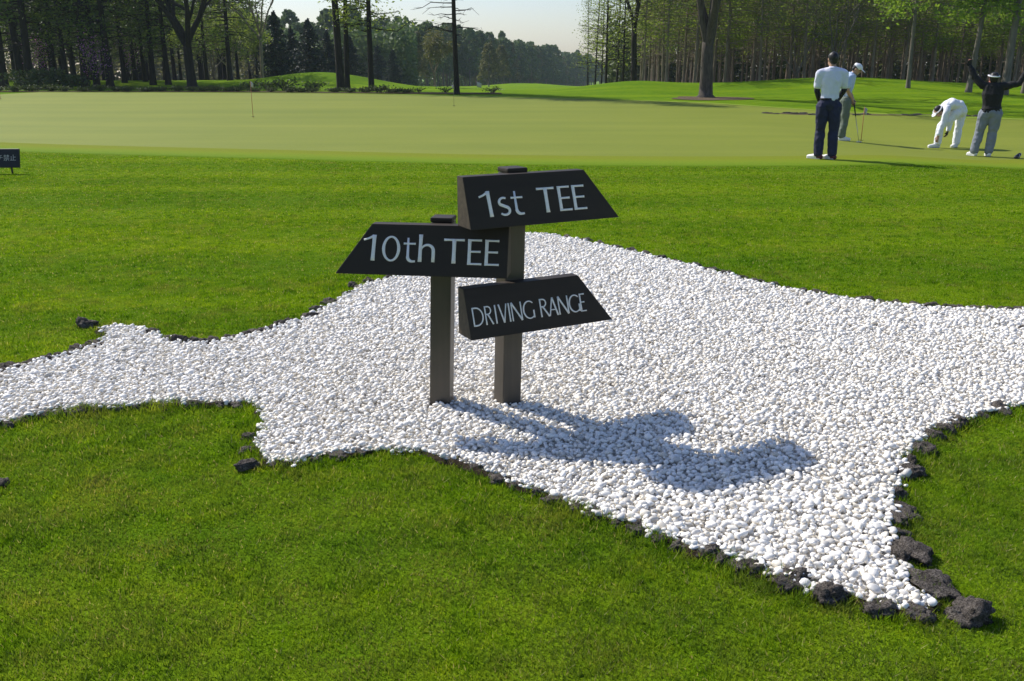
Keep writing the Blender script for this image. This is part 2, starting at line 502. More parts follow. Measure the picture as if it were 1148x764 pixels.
def blob_sheet(name, cx, cy, rx, ry, mat, dz, seed, n=48, rings=6, amp=0.18):
    rg = np.random.default_rng(seed)
    ph = rg.uniform(0, 6.28, 5)
    th = np.arange(n) / n * 2 * math.pi
    rr = 1 + amp * sum(np.sin((k + 2) * th + ph[k]) / (k + 1.5) for k in range(5))
    V = [(cx, cy, Hf(cx, cy) + dz)]
    for q in range(1, rings + 1):
        f = q / rings
        for a, r in zip(th, rr):
            x = cx + rx * r * f * math.cos(a); y = cy + ry * r * f * math.sin(a)
            V.append((x, y, Hf(x, y) + dz))
    T = [(0, 1 + j, 1 + (j + 1) % n) for j in range(n)]
    Q = [(1 + (q - 1) * n + j, 1 + q * n + j, 1 + q * n + (j + 1) % n, 1 + (q - 1) * n + (j + 1) % n) for q in range(1, rings) for j in range(n)]
    return tag(link(name, mesh_np(name, V, [np.array(T), np.array(Q)]), mat, smooth=True), kind='structure')

OAK = (x_at(790, 41.5), 41.5)
blob_sheet('mulch_ring', OAK[0] + 0.1, OAK[1] - 0.9, 1.7, 1.5, M['mulch'], 0.02, 3)
blob_sheet('bunker', x_at(480, 76), 76, 2.6, 4.2, M['sand'], 0.03, 5)
blob_sheet('bunker', x_at(540, 100), 100, 2.2, 3.0, M['sand'], 0.03, 8)
strip('forest_floor', np.linspace(10, 75, 90), np.full(90, 55.5) + np.sin(np.linspace(0, 30, 90)) * .6, np.full(90, 150.0), 60, M['litter'], 0.03)
strip('forest_floor', np.linspace(-110, -17, 90), np.full(90, 73.0) + np.sin(np.linspace(0, 30, 90)) * .6, np.full(90, 150.0), 60, M['litter'], 0.03)
strip('planting_strip', np.linspace(-42, -0.5, 90), 48.0 - 3.5 * S((np.linspace(-42, -0.5, 90) + 18) / 17), 49.6 - 3.3 * S((np.linspace(-42, -0.5, 90) + 18) / 17), 8, M['litter'], 0.03)

# ------------------------------------------------------------------ gravel bed
top_px = [(1500, 356), (1300, 352), (1148, 350), (1080, 349), (1010, 345), (950, 337), (900, 330), (850, 319), (800, 306), (750, 294), (700, 282), (650, 271), (615, 265), (585, 263), (555, 270), (520, 284), (485, 300),
          (455, 311), (430, 315), (413, 320), (395, 328), (375, 341), (355, 352), (330, 364), (300, 372), (270, 381), (240, 386), (215, 386), (200, 384), (185, 381), (170, 374), (150, 368), (130, 367), (113, 371), (118, 380), (113, 386), (95, 393), (70, 401), (40, 409), (15, 415), (0, 419), (-150, 458), (-300, 500)]
bot_px = [(-300, 600), (-150, 532), (0, 480), (30, 472), (60, 465), (90, 462), (130, 460), (160, 458), (200, 456), (240, 455), (280, 455), (292, 461), (291, 480), (288, 500), (291, 512), (300, 523), (330, 522), (360, 515), (390, 511), (420, 508), (450, 509), (480, 512), (510, 519), (540, 530), (560, 540), (590, 550), (620, 562), (650, 573), (680, 583), (720, 598), (760, 611), (790, 623), (830, 638), (870, 651), (900, 663), (940, 674), (990, 683), (1020, 688), (1042, 687), (1047, 679), (1030, 665), (1018, 650), (1008, 630), (1003, 605), (1001, 585), (1004, 560), (1015, 535), (1020, 510), (1030, 497), (1050, 487), (1080, 475), (1110, 465), (1148, 457), (1300, 430), (1500, 405)]
def dens(px):
    P = np.array([ground_at(*p) for p in px]); out = []
    for a, b in zip(P[:-1], P[1:]):
        k = max(1, int(np.linalg.norm(b - a) / 0.035))
        for i in range(k): out.append(a + (b - a) * i / k)
    out.append(P[-1]); out = np.array(out)
    ph = np.cumsum(np.r_[0, np.linalg.norm(np.diff(out, axis=0), axis=1)])
    w = 0.010 * np.sin(ph * 31) + 0.009 * np.sin(ph * 17 + 2) + 0.006 * np.sin(ph * 57 + 1)
    T = np.gradient(out, axis=0); T /= np.linalg.norm(T, axis=1)[:, None] + 1e-9
    return out + np.stack([-T[:, 1], T[:, 0]], 1) * w[:, None]
TOP, BOT = dens(top_px), dens(bot_px)
POLY = np.vstack([TOP, BOT])

def inside(P, poly):
    o = np.argsort(P[:, 1]); x, y = P[o, 0], P[o, 1]; r = np.zeros(len(P), bool)
    nx_, ny_ = np.roll(poly[:, 0], -1), np.roll(poly[:, 1], -1)
    for a, b, c, d in zip(poly[:, 0], poly[:, 1], nx_, ny_):
        if b == d: continue
        i, j = np.searchsorted(y, [min(b, d), max(b, d)])
        if i == j: continue
        r[i:j] ^= x[i:j] < (c - a) * (y[i:j] - b) / (d - b) + a
    out = np.zeros(len(P), bool); out[o] = r
    return out
def edge_dist(P, poly, lim=None):
    d = np.full(len(P), 9.0)
    for q in poly[::1]:
        d = np.minimum(d, (P[:, 0] - q[0]) ** 2 + (P[:, 1] - q[1]) ** 2)
    return np.sqrt(d)

gxs = np.arange(-7, 9, .03); gys = np.arange(1.8, 9.6, .03)
GX, GY = np.meshgrid(gxs, gys)
ii = (np.arange(len(gys) - 1)[:, None] * len(gxs) + np.arange(len(gxs) - 1)[None, :]).ravel()
cen = np.stack([GX[:-1, :-1].ravel() + .015, GY[:-1, :-1].ravel() + .015], 1)
ii = ii[inside(cen, POLY)]
Qb = np.stack([ii, ii + 1, ii + len(gxs) + 1, ii + len(gxs)], 1)
uq, inv = np.unique(Qb, return_inverse=True)
tag(link('gravel_bed', mesh_np('gravel_bed', np.stack([GX.ravel(), GY.ravel(), np.full(GX.size, .005)], 1)[uq], [inv.reshape(-1, 4)]), M['bed']), kind='structure')

# dark soil lip along the cut turf edge
def ribbon(name, P, w_in, w_out, mat, z_in, z_out, seed):
    T = np.gradient(P, axis=0); T /= np.linalg.norm(T, axis=1)[:, None] + 1e-9
    Nn = np.stack([T[:, 1], -T[:, 0]], 1)          # outward (polygon runs counter-clockwise or not: tested below)
    t = P + Nn * 0.05
    if inside(t[len(t)//2:len(t)//2+1], POLY)[0]: Nn = -Nn
    rg = np.random.default_rng(seed); n = len(P)
    j = np.convolve(rg.normal(size=n + 8), np.ones(9) / 9, 'valid')
    A = np.c_[P - Nn * w_in, np.full(n, z_in)]
    B = np.c_[P + Nn * (w_out * 0.35 + 0.01 * j[:, None]), z_out + 0.006 * j]
    C_ = np.c_[P + Nn * (w_out + 0.025 * j[:, None]), np.full(n, 0.004)]
    V = np.vstack([A, B, C_]); i = np.arange(n - 1)
    Q = np.vstack([np.stack([i, i + 1, n + i + 1, n + i], 1), np.stack([n + i, n + i + 1, 2 * n + i + 1, 2 * n + i], 1)])
    return tag(link(name, mesh_np(name, V, [Q]), mat, smooth=True), kind='structure'), Nn
_, N_TOP = ribbon('soil_edge', TOP, 0.03, 0.032, M['soil'], 0.006, 0.018, 1)
_, N_BOT = ribbon('soil_edge', BOT, 0.02, 0.020, M['soil'], 0.006, 0.018, 2)

# white pebbles
def ico(sub):
    b = bmesh.new(); bmesh.ops.create_icosphere(b, subdivisions=sub, radius=1)
    V = np.array([v.co[:] for v in b.verts]); F = np.array([[v.index for v in f.verts] for f in b.faces]); b.free()
    return V, F
def pebble_layer(mb, P, size, zc, sub, flat=0.62):
    V0, F0 = ico(sub); n = len(P)
    protos = []
    for k in range(24):
        q = V0.copy()
        for f_ in range(8):
            v = RNG.normal(size=3); v /= np.linalg.norm(v)
            c = RNG.uniform(.48, .85); t = V0 @ v                      # worn flats and blunt corners
            q = q - v * (np.clip(q @ v - c, 0, None) * .8)[:, None]
        for f_ in range(3):
            v = RNG.normal(size=3); v /= np.linalg.norm(v)
            q = q * (1 + 0.22 * RNG.uniform(-1, 1) * np.clip(V0 @ v, 0, 1)[:, None] ** 2)
        protos.append(q)
    pr = np.stack(protos)[RNG.integers(0, 24, n)]
    sx = size; sy = size * RNG.uniform(0.62, 0.95, n); sz = size * RNG.uniform(0.45, 0.75, n) * flat / 0.62
    pr = pr * np.stack([sx, sy, sz], 1)[:, None, :]
    # random tilt then spin
    tl = RNG.normal(0, 0.35, n); ct, st = np.cos(tl), np.sin(tl)
    x, y, z = pr[..., 0], pr[..., 1], pr[..., 2]
    x, z = x * ct[:, None] - z * st[:, None], x * st[:, None] + z * ct[:, None]
    tl = RNG.normal(0, 0.3, n); ct, st = np.cos(tl), np.sin(tl)
    y, z = y * ct[:, None] - z * st[:, None], y * st[:, None] + z * ct[:, None]
    a = RNG.uniform(0, 6.283, n); ct, st = np.cos(a), np.sin(a)
    x, y = x * ct[:, None] - y * st[:, None], x * st[:, None] + y * ct[:, None]
    W = np.stack([x + P[:, 0, None], y + P[:, 1, None], z + zc[:, None]], -1).reshape(-1, 3)
    F = (F0[None] + (np.arange(n) * len(V0))[:, None, None]).reshape(-1, 3)
    mb.add(W, None, F)

def hexpts(x0, x1, y0_, y1_, s):
    ys = np.arange(y0_, y1_, s * 0.866); out = []
    for k, y in enumerate(ys):
        xs = np.arange(x0 + (k % 2) * s / 2, x1, s)
        out.append(np.c_[xs, np.full(len(xs), y)])
    P = np.vstack(out)
    return P + RNG.uniform(-0.42, 0.42, P.shape) * s
def in_view(P, margin=1.2):
    return (np.abs(P[:, 0]) < P[:, 1] * 0.6 + margin) & (P[:, 1] > 1.4)
mb = MB()
for ya, yb, s, sub in ((1.9, 3.2, 0.0230, 2), (3.2, 5.4, 0.0230, 1), (5.4, 9.5, 0.0265, 1)):
    P = hexpts(-5.5, 6.8, ya, yb, s); P = P[in_view(P)]; P = P[inside(P, POLY)]
    n = len(P)
    sz = s * 0.5 * np.clip(RNG.lognormal(0.10, 0.30, n), .5, 1.9)
    pebble_layer(mb, P, sz, 0.008 + RNG.uniform(-0.004, 0.010, n), sub)
    # upper loose layer
    P2 = hexpts(-5.5, 6.8, ya, yb, s * 1.14); P2 = P2[in_view(P2)]; P2 = P2[inside(P2, POLY)]
    n2 = len(P2)
    pebble_layer(mb, P2, s * 0.56 * np.clip(RNG.lognormal(0.10, 0.30, n2), .5, 1.9), 0.022 + RNG.uniform(-0.005, 0.008, n2), sub)
# a few pebbles strayed onto the turf at the edge
k = RNG.integers(0, len(BOT), 40)
side = RNG.uniform(-0.03, 0.022, 40)[:, None]
ps = BOT[k] + N_BOT[k] * side
pebble_layer(mb, ps, RNG.uniform(0.011, 0.018, 40), np.full(40, 0.014), 2)
k = RNG.integers(0, len(TOP), 60)
ps = TOP[k] + N_TOP[k] * RNG.uniform(-0.02, 0.02, 60)[:, None]
pebble_layer(mb, ps, RNG.uniform(0.012, 0.021, 60), np.full(60, 0.02), 1)
tag(mb.build('gravel', M['pebble'], smooth=True), 'bright white rounded pebbles filling the arrow-shaped bed around the signposts', 'gravel', kind='stuff')

# ------------------------------------------------------------------ lava edging stones
from mathutils import noise as mnoise
def stone_mesh(seed, sub=4, rough=0.42):
    b = bmesh.new(); bmesh.ops.create_icosphere(b, subdivisions=sub, radius=1)
    off = Vector((seed * 3.7, seed * 1.3, seed * 9.1))
    for v in b.verts:
        d = v.co.normalized()
        n = mnoise.fractal(d * 1.3 + off, 1.0, 2.0, 4) * rough + mnoise.noise(d * 4 + off) * 0.14 + mnoise.noise(d * 9 + off) * 0.09 + mnoise.noise(d * 19 + off) * 0.05
        c = mnoise.cell(d * 1.6 + off) * 0.10
        v.co = d * (1 + n + c)
        if v.co.z < -0.45: v.co.z = -0.45
    m = bpy.data.meshes.new('edging_stone'); b.to_mesh(m); b.free()
    m.materials.append(M['lava'])
    m.polygons.foreach_set('use_smooth', np.ones(len(m.polygons), bool))
    return m
STONES = [stone_mesh(i + 1) for i in range(9)]
BIG_STONES = [stone_mesh(i + 31, 4, 0.5) for i in range(4)]
def stone(px, py, w, hgt, dep, label, big=False, rz=None, zoff=0.0):
    zoff += (.010 if hgt > .043 else .004) if w < .115 else 0.0
    x, y = ground_at(px, py)
    me_ = random.choice(BIG_STONES if big else STONES)
    o = link('edging_stone', me_)
    o.location = (x, y, hgt * 0.03 + zoff); o.scale = (w * .43, dep * .43, hgt * 0.58)
    o.rotation_euler = (random.uniform(-.15, .15), random.uniform(-.15, .15), rz if rz is not None else random.uniform(0, 6.28))
    return tag(o, label, 'stone', 'dark lava stones edging the gravel bed')
def run(pts, label, w=(0.07, 0.12), hh=(0.03, 0.055), skip=0.0):
    for (a, b) in pts:
        if random.random() < skip: continue
        ww = random.uniform(*w)
        stone(a + random.uniform(-3, 3), b + random.uniform(-1, 1), ww * 1.25, random.uniform(*hh), ww * 0.8, label)
# bottom right row: each told apart
stone(1088, 692, .150, .085, .13, 'big rough black lava stone at the lower right tip of the gravel bed', True)
stone(1028, 690, .115, .05, .09, 'small flat dark stone just left of the big stone at the gravel tip')
stone(985, 685, .135, .055, .10, 'low dark stone sunk in turf, third along the bottom edge from the gravel tip')
stone(932, 671, .145, .070, .11, 'rounded dark lava stone, fourth along the bottom edge from the gravel tip', True)
stone(886, 655, .15, .072, .11, 'brownish grey domed lava stone on the bottom edge, fifth from the gravel tip', True)
stone(846, 639, .12, .060, .10, 'jagged dark stone on the bottom edge, sixth from the gravel tip')
stone(797, 623, .080, .045, .06, 'small grey brown stone tilted against pebbles midway down the bottom edge')
stone(648, 571, .070, .035, .06, 'single small grey stone showing below the cast sign shadow')
stone(1040, 657, .15, .060, .20, 'long dark stone on the right edge nearest the gravel tip', True, 0.5)
stone(1020, 622, .14, .065, .21, 'tall dark slab-like lava stone on the right edge, second from the gravel tip', True, 0.35)
stone(1013, 575, .12, .050, .17, 'flat grey stone on the right edge beside tufts of long grass', False, 0.2)
stone(1022, 531, .11, .050, .11, 'dark brown stone at the inner bend of the right edge')
stone(1037, 507, .13, .060, .11, 'domed brown lava stone topping the right edge row')
stone(1120, 461, .17, .06, .12, 'low brown stone at the far right edge of the gravel under the frame side')
stone(1098, 468, .09, .035, .08, 'flat mossy dark stone next to the low brown stone on the upper right edge')
stone(97, 366, .155, .085, .11, 'big lone black lava stone on the lawn at the left spur of the gravel', True)
stone(173, 376, .09, .055, .08, 'upright dark stone right of the left gravel spur')
stone(204, 384, .09, .060, .07, 'squat blackish stone between the left spur and the long low stones')
stone(413, 318, .11, .060, .08, 'dark grey stone on the lawn edge left below the 10th TEE board', True)
stone(395, 322, .085, .045, .08, 'rough dark stone beside the grey one under the 10th TEE board tip')
stone(436, 314, .10, .045, .08, 'flat dark stone under the 10th TEE board')
stone(278, 525, .11, .045, .08, 'blackish stone at the lower left notch of the gravel, lowest of its column')
stone(276, 507, .085, .035, .07, 'grassy dark stone in the left notch, second from below')
stone(278, 492, .075, .035, .06, 'small dark stone in the left notch, uppermost of its column')
stone(4, 543, .075, .035, .06, 'tiny brown stone bit poking from the near lawn at the far left')
run([(20, 415), (50, 407), (75, 400), (95, 393), (110, 386)], 'low black stone in the short row left of the gravel spur', (.09, .13))
run([(232, 386), (264, 381), (290, 374), (318, 368), (345, 356), (372, 342)], 'low dark stone along the lawn edge between the left spur and the 10th TEE board', (.09, .15))
run([(20, 475), (60, 464), (92, 461), (128, 459), (165, 457), (205, 455), (245, 454), (272, 454)], 'low dark stone along the near edge of the left gravel arm', (.07, .12), (.025, .04))
run([(325, 522), (350, 517), (375, 513), (508, 517), (535, 528), (562, 541), (690, 586), (712, 594), (745, 606), (770, 615), (815, 632)], 'small dark stone almost hidden by turf along the near curve of the gravel', (.05, .085), (.02, .04))
far = [(620 + i * 17.5, float(np.interp(620 + i * 17.5, [615, 650, 700, 750, 800, 850, 900, 950, 1010, 1080, 1148], [264, 270, 281, 293, 305, 318, 329, 336, 344, 348, 349]))) for i in range(31)]
run(far, 'small dark stone in the far curved edge right of the signs', (.09, .15), (.035, .06))
run([(1060, 484), (1078, 476)], 'half-buried dark stone between brown stones on the upper right edge', (.07, .1))
run([(1145, 372)], 'small dark stone lying loose on white pebbles near the right frame side', (.05, .06))

def along(px_list, step, label, w, hh):
    P = np.array(px_list, float); d = np.r_[0, np.cumsum(np.linalg.norm(np.diff(P, axis=0), axis=1))]
    s = step * .5
    while s < d[-1]:
        run([(np.interp(s, d, P[:, 0]), np.interp(s, d, P[:, 1]))], label, w, hh)
        s += step * random.uniform(.7, 1.4)
along([(0, 419), (40, 409), (70, 401), (112, 387)], 15, 'low black stone in the short row left of the gravel spur', (.075, .12), (.045, .065))
along([(180, 380), (215, 387), (240, 386), (300, 373), (345, 357), (385, 334), (412, 320)], 15, 'low dark stone along the lawn edge between the left spur and the 10th TEE board', (.075, .12), (.045, .070))
along([(0, 481), (60, 465), (130, 461), (200, 456), (282, 455)], 19, 'low dark stone along the near edge of the left gravel arm', (.055, .09), (.028, .042))
along([(300, 524), (360, 516), (420, 509)], 24, 'small dark stone almost hidden by turf along the near curve of the gravel', (.045, .075), (.025, .036))
along([(520, 522), (590, 551), (650, 574), (720, 599), (790, 624), (825, 637)], 22, 'small dark stone almost hidden by turf along the near curve of the gravel', (.05, .08), (.028, .042))

along([(1012, 640), (1003, 598), (1004, 556), (1020, 518), (1040, 494), (1090, 471)], 21, 'low dark stone wedged between the bigger stones of the right edge', (.06, .10), (.04, .06))

# ------------------------------------------------------------------ grass blades
def blades(ya, yb, density, w, hgt, xr, clip_green=True):
    area = (yb - ya) * 2 * xr
    n = int(area * density)
    P = np.c_[RNG.uniform(-xr, xr, n), RNG.uniform(ya, yb, n)]
    P = P[(np.abs(P[:, 0]) < P[:, 1] * 0.6 + 0.9)]
    P = P[P[:, 1] < np.interp(P[:, 0], *GREEN_NEAR) - 0.35 - 0.9 * RNG.uniform(0, 1, len(P)) ** 2]
    P = P[~inside(P, POLY_G)]
    return P
# turf keeps just outside the soil lip, overhanging it here and there
def offset_poly(P, Nn, w): return P + Nn * w
POLY_G = np.vstack([offset_poly(TOP, N_TOP, 0.012), offset_poly(BOT, N_BOT, 0.003)])
gm_V, gm_T = [], []
cnt = 0
def add_blades(P, w, hgt):
    global cnt
    n = len(P)
    cl = np.sin(P[:, 0] * 9.1 + np.sin(P[:, 1] * 7.3) * 2) * np.sin(P[:, 1] * 8.3 + np.sin(P[:, 0] * 5.1) * 2)
    cl2 = np.sin(P[:, 0] * 2.1 + 1.3 + np.sin(P[:, 1] * 1.9)) * np.sin(P[:, 1] * 2.6 + 0.4)
    h_ = hgt * RNG.uniform(0.55, 1.25, n) * (1 + 0.38 * cl + 0.22 * cl2)
    w_ = w * RNG.uniform(0.7, 1.3, n)
    a = RNG.uniform(0, 6.283, n); la = RNG.uniform(0, 6.283, n); lean = np.abs(RNG.normal(0.55, 0.35, n)) * h_
    z = H(P[:, 0], P[:, 1])
    B = np.c_[P, z]
    d = np.stack([np.cos(a), np.sin(a), np.zeros(n)], 1) * (w_ / 2)[:, None]
    t = B + np.stack([np.cos(la) * lean, np.sin(la) * lean, h_], 1)
    V = np.stack([B - d, B + d, t], 1).reshape(-1, 3)
    gm_V.append(V); gm_T.append(np.arange(cnt, cnt + 3 * n).reshape(n, 3)); cnt += 3 * n
for ya, yb, de, w, hh in ((1.5, 2.6, 30000, .0032, .017), (2.6, 3.6, 24000, .0038, .017), (3.6, 5.0, 15000, .0050, .016), (5.0, 7.0, 9500, .0062, .015), (7.0, 10.0, 5000, .0085, .014), (10.0, 14.0, 2600, .012, .013), (14.0, 19.0, 1500, .016, .012)):
    add_blades(blades(ya, yb, de, w, hh, yb * 0.6 + 0.9), w, hh)
# longer tufts along the cut edge
for P0, Nn, k, hh in ((BOT, N_BOT, 14000, .032), (TOP, N_TOP, 8000, .028)):
    i = RNG.integers(0, len(P0), k)
    P = P0[i] + Nn[i] * (-0.004 + RNG.uniform(0, 1, k)[:, None] ** 2 * 0.10) + RNG.normal(0, .012, (k, 2))
    P = P[in_view(P, .9)]
    tuft = np.sin(i * 0.37) * np.sin(i * 0.11 + 1)
    add_blades(P, .0045, hh)
grass_me = mesh_np('grass', np.vstack(gm_V), [np.vstack(gm_T)])
tag(link('grass', grass_me, M['blade']), 'short mown bright green lawn grass around the gravel bed', 'grass', kind='stuff')

# ------------------------------------------------------------------ signposts
def board_mesh(name, bl, br, tl, tr, zb, hface=0.2345, tilt=R(19.5), ybot=-0.19, yback=-0.052):
    yt = ybot + hface * math.sin(tilt); zt = zb + hface * math.cos(tilt)
    bm = bmesh.new()
    fr = [(bl, ybot, zb), (br, ybot, zb), (tr, yt, zt), (tl, yt, zt)]
    bk = [(bl, yback, zb), (br, yback, zb), (tr, yback, zt), (tl, yback, zt)]
    a = [bm.verts.new(p) for p in fr]; b = [bm.verts.new(p) for p in bk]
    bm.faces.new(a); bm.faces.new(b[::-1])
    for i in range(4):
        j = (i + 1) % 4
        bm.faces.new([a[j], a[i], b[i], b[j]])
    bmesh.ops.recalc_face_normals(bm, faces=bm.faces[:])
    bmesh.ops.bevel(bm, geom=bm.edges[:], offset=0.0035, segments=2, affect='EDGES', profile=0.6)
    bm.normal_update()
    for f_ in bm.faces:
        if abs(f_.normal.x) > .97: f_.material_index = 1     # end grain shows the brown of the posts
    me = bpy.data.meshes.new(name); bm.to_mesh(me); bm.free()
    me.materials.append(M['board']); me.materials.append(M['end_grain'])
    return me

def arc(cx, cy, rx, ry, a0, a1, n=14):
    return [(cx + rx * math.cos(R(a0 + (a1 - a0) * i / n)), cy + ry * math.sin(R(a0 + (a1 - a0) * i / n))) for i in range(n + 1)]

def lettering(name, strokes, zb, parent, mat, tilt=R(19.5), ybot=-0.19):
    """strokes: (points (s,t), width or (w0, wmid, w1)); raised flat letters on the sloping face"""
    V, F = [], []
    for q, (pts, w) in enumerate(strokes):
        P = np.array(pts, float); n = len(P)
        if n == 2:
            P = np.array([P[0] + (P[1] - P[0]) * t for t in np.linspace(0, 1, 7)]); n = 7
        ws = np.full(n, w) if not isinstance(w, tuple) else np.interp(np.linspace(0, 1, n), np.linspace(0, 1, len(w)), w)
        if not isinstance(w, tuple): ws = ws * (1 + 0.16 * (2 * np.abs(np.linspace(0, 1, n) - .5)) ** 3)
        D = np.gradient(P, axis=0); D /= np.linalg.norm(D, axis=1)[:, None]
        Nn = np.stack([-D[:, 1], D[:, 0]], 1)
        off = 0.0009 + q * 0.00012
        base = len(V)
        for lay in (off, -0.0005):
            for sgn in (1, -1):
                for p, nn, ww in zip(P, Nn, ws):
                    s, t = p + nn * sgn * ww / 2
                    V.append((s, ybot + t * math.sin(tilt) - lay * math.cos(tilt), zb + t * math.cos(tilt) + lay * math.sin(tilt)))
        A, B, C_, D_ = base, base + n, base + 2 * n, base + 3 * n
        for i in range(n - 1):
            F += [(B + i, B + i + 1, A + i + 1, A + i), (A + i, A + i + 1, C_ + i + 1, C_ + i), (D_ + i, D_ + i + 1, B + i + 1, B + i)]
        F += [(A, C_, D_, B), (B + n - 1, D_ + n - 1, C_ + n - 1, A + n - 1)]
    me = mesh_np(name, V, [np.array(F)])
    return link(name, me, mat, parent)

def gE(x0, x1, b, t, ws, wb):
    return [([(x0 + ws / 2, b), (x0 + ws / 2, t)], ws), ([(x0, t - wb / 2), (x1, t - wb / 2)], wb), ([(x0, (t + b) / 2 + .002), (x1 - .004, (t + b) / 2 + .002)], wb), ([(x0, b + wb / 2), (x1 + .002, b + wb / 2)], wb)]
def gT(x0, x1, b, t, ws, wb):
    return [([(x0, t - wb / 2), (x1, t - wb / 2)], wb), ([((x0 + x1) / 2, t), ((x0 + x1) / 2, b)], ws)]
def gt(xs, top, b, xl, xr, ybar, ws, wb):
    st = [(xs, top), (xs, b + .026)] + arc(xs + .022, b + .024, .022, .020, 180, 270, 8) + [(xr, b + .005)]
    return [(st, (ws * .6, ws, ws, ws, ws * .9, ws * .75, ws * .6)), ([(xl, ybar), (xr, ybar)], wb)]
def gN(x0, x1, b, t, w):
    return [([(x0, b), (x0, t)], w * .85), ([(x0, t), (x1, b)], w * 1.2), ([(x1, b), (x1, t)], w * .85)]
def gR(x0, xb, xl, b, t, w):
    m = (b + t) / 2 + .002
    return [([(x0, b), (x0, t)], w), ([(x0, t - w / 2)] + arc(x0 + (xb - x0) * .45, (t + m) / 2, (xb - x0) * .55, (t - m) / 2 - w / 2, 90, -90, 12) + [(x0, m + w / 2)], w * .9), ([(x0 + (xb - x0) * .4, m + w / 2), (xl, b)], w * 1.1)]
def gG(cx, rx, b, t, w, xs):
    cy, ry = (b + t) / 2, (t - b) / 2 - w / 2
    return [(arc(cx, cy, rx, ry, 48, 300, 26), (w * .7, w, w * 1.15, w, w * .8)), ([(xs, b + .004), (xs, b + .040)], w), (arc(cx, cy, rx, ry, 295, 318, 4) + [(xs, b + .010)], w * .8)]

def signpost(label, loc, yaw, h, lean, boards):
    root = thing('signpost', label, 'signpost', loc, yaw, 'wooden signposts on the gravel bed')
    lx, ly = lean * math.cos(yaw), -lean * math.sin(yaw)
    def shear(me):
        for v in me.vertices:
            v.co.x += lx * v.co.z; v.co.y += ly * v.co.z
        return me
    link('post', shear(boxmesh('post', .1, .1, h - .020 + .12, .006, -.12)), M['post'], root)
    link('post_cap', shear(boxmesh('post_cap', .104, .104, .022, .007, h - .018)), M['board'], root)
    for bl, br, tl, tr, zb, strokes in boards:
        b = link('sign_board', board_mesh('sign_board', bl, br, tl, tr, zb), M['board'], root)
        lettering('lettering', strokes, zb, b, M['letter'])
    return root

b_, t_ = .051, .166
S1 = [([(-.213, .141), (-.190, .149), (-.166, .162)], (.009, .009, .012)), ([(-.168, .166), (-.163, b_)], .0165)]
S1 += [(arc(-.096, .113, .022, .0185, 55, 215, 14) + arc(-.095, .074, .024, .0185, 50, -145, 16), (.008, .011, .014, .011, .0085))]
S1 += gt(-.036, .158, b_, -.058, .001, .129, .0150, .008)
S1 += gT(.077, .168, b_, t_ - .001, .0165, .0095) + gE(.186, .249, b_ + .001, t_, .0145, .0085) + gE(.263, .328, b_ + .001, t_, .0145, .0085)
b_, t_ = .065, .184
S2 = [([(-.315, .160), (-.292, .167), (-.268, .179)], (.009, .009, .012)), ([(-.2655, .184), (-.270, b_)], .0165)]
S2 += [(arc(-.185, .122, .0355, .0545, 90, 452, 40), (.0085, .0145, .0085, .0145, .0085))]
S2 += gt(-.106, .174, b_ - .003, -.127, -.071, .147, .0150, .008)
S2 += [([(-.0475, .190), (-.0495, b_)], .0155), ([(-.046, .118)] + arc(-.016, .116, .028, .027, 150, 0, 14) + [(.0125, .10), (.012, b_)], (.006, .009, .011, .0135, .015, .015))]
S2 += gT(.06, .155, b_ - .003, .174, .0165, .0095) + gE(.171, .234, .058, .174, .0145, .0085) + gE(.250, .313, .057, .1735, .0145, .0085)
b_, t_, w = .0245, .1105, .0062
S3 = [([(-.258, b_), (-.258, t_)], w), ([(-.258, t_ - w / 2)] + arc(-.243, (b_ + t_) / 2, .033, (t_ - b_) / 2 - w / 2, 90, -90, 18) + [(-.258, b_ + w / 2)], w)]
S3 += gR(-.196, -.168, -.163, b_, t_, w) + [([(-.145, b_), (-.145, t_)], w)]
S3 += [([(-.126, t_), (-.106, b_)], w * 1.1), ([(-.106, b_), (-.087, t_)], w * .8), ([(-.075, b_), (-.075, t_)], w)]
S3 += gN(-.061, -.013, b_, t_, w) + gG(.030, .031, b_, t_, w, .052)
S3 += gR(.090, .120, .131, b_, t_, w) + [([(.134, b_), (.156, t_)], w * .8), ([(.156, t_), (.178, b_)], w * 1.15), ([(.142, .053), (.170, .053)], w * .8)]
S3 += gN(.188, .237, b_, t_, w) + gG(.277, .031, b_, t_, w, .300) + gE(.3055, .333, b_, t_, w, w * .85)

S3 = [([(s + .006, t + .0355) for s, t in pts], wd) for pts, wd in S3]
signpost('taller dark brown post with two black boards reading 1st TEE and DRIVING RANGE', (-.0245, 4.205, 0), R(28), 1.158, .023,
         [(-.274, .500, -.274, .346, .921, S1), (-.279, .481, -.279, .326, .423, S3)])
signpost('shorter dark brown post with one black board reading 10th TEE', (-.348, 4.223, 0), R(-8), .930, .031,
         [(-.444, .3545, -.281, .3545, .689, S2)])

# low black notice board at the left frame edge
nx, ny = ground_at(13, 195)
root = thing('notice_board', 'small black notice board with white writing on short stakes on the lawn', 'sign', (nx, ny, 0), R(2))
kx = (FPX / (ny * math.cos(PITCH) + CAM_H * math.sin(PITCH)))
bw, bh = 57 / kx, 20.5 / kx
bcx = (-5 - 13) / kx
bz = 6.6 / kx
me_ = boxmesh('board', bw, .03, bh, .012, bz)
for v in me_.vertices:
    v.co.x += bcx; v.co.y += (v.co.z - bz) * 0.25
brd = link('board', me_, M['notice'], root)
for sx in (0.0, bcx * 2):
    mb = MB(); mb.tube([(sx, .03, -.1), (sx, .03, bz + .08)], .014, 8); mb.build('stake', M['rubber'], root)
tx = bpy.data.curves.new('writing', 'FONT'); tx.body = 'アプローチ禁止'; tx.size = 6.4 / kx * 1.12; tx.align_x = 'CENTER'; tx.extrude = .001
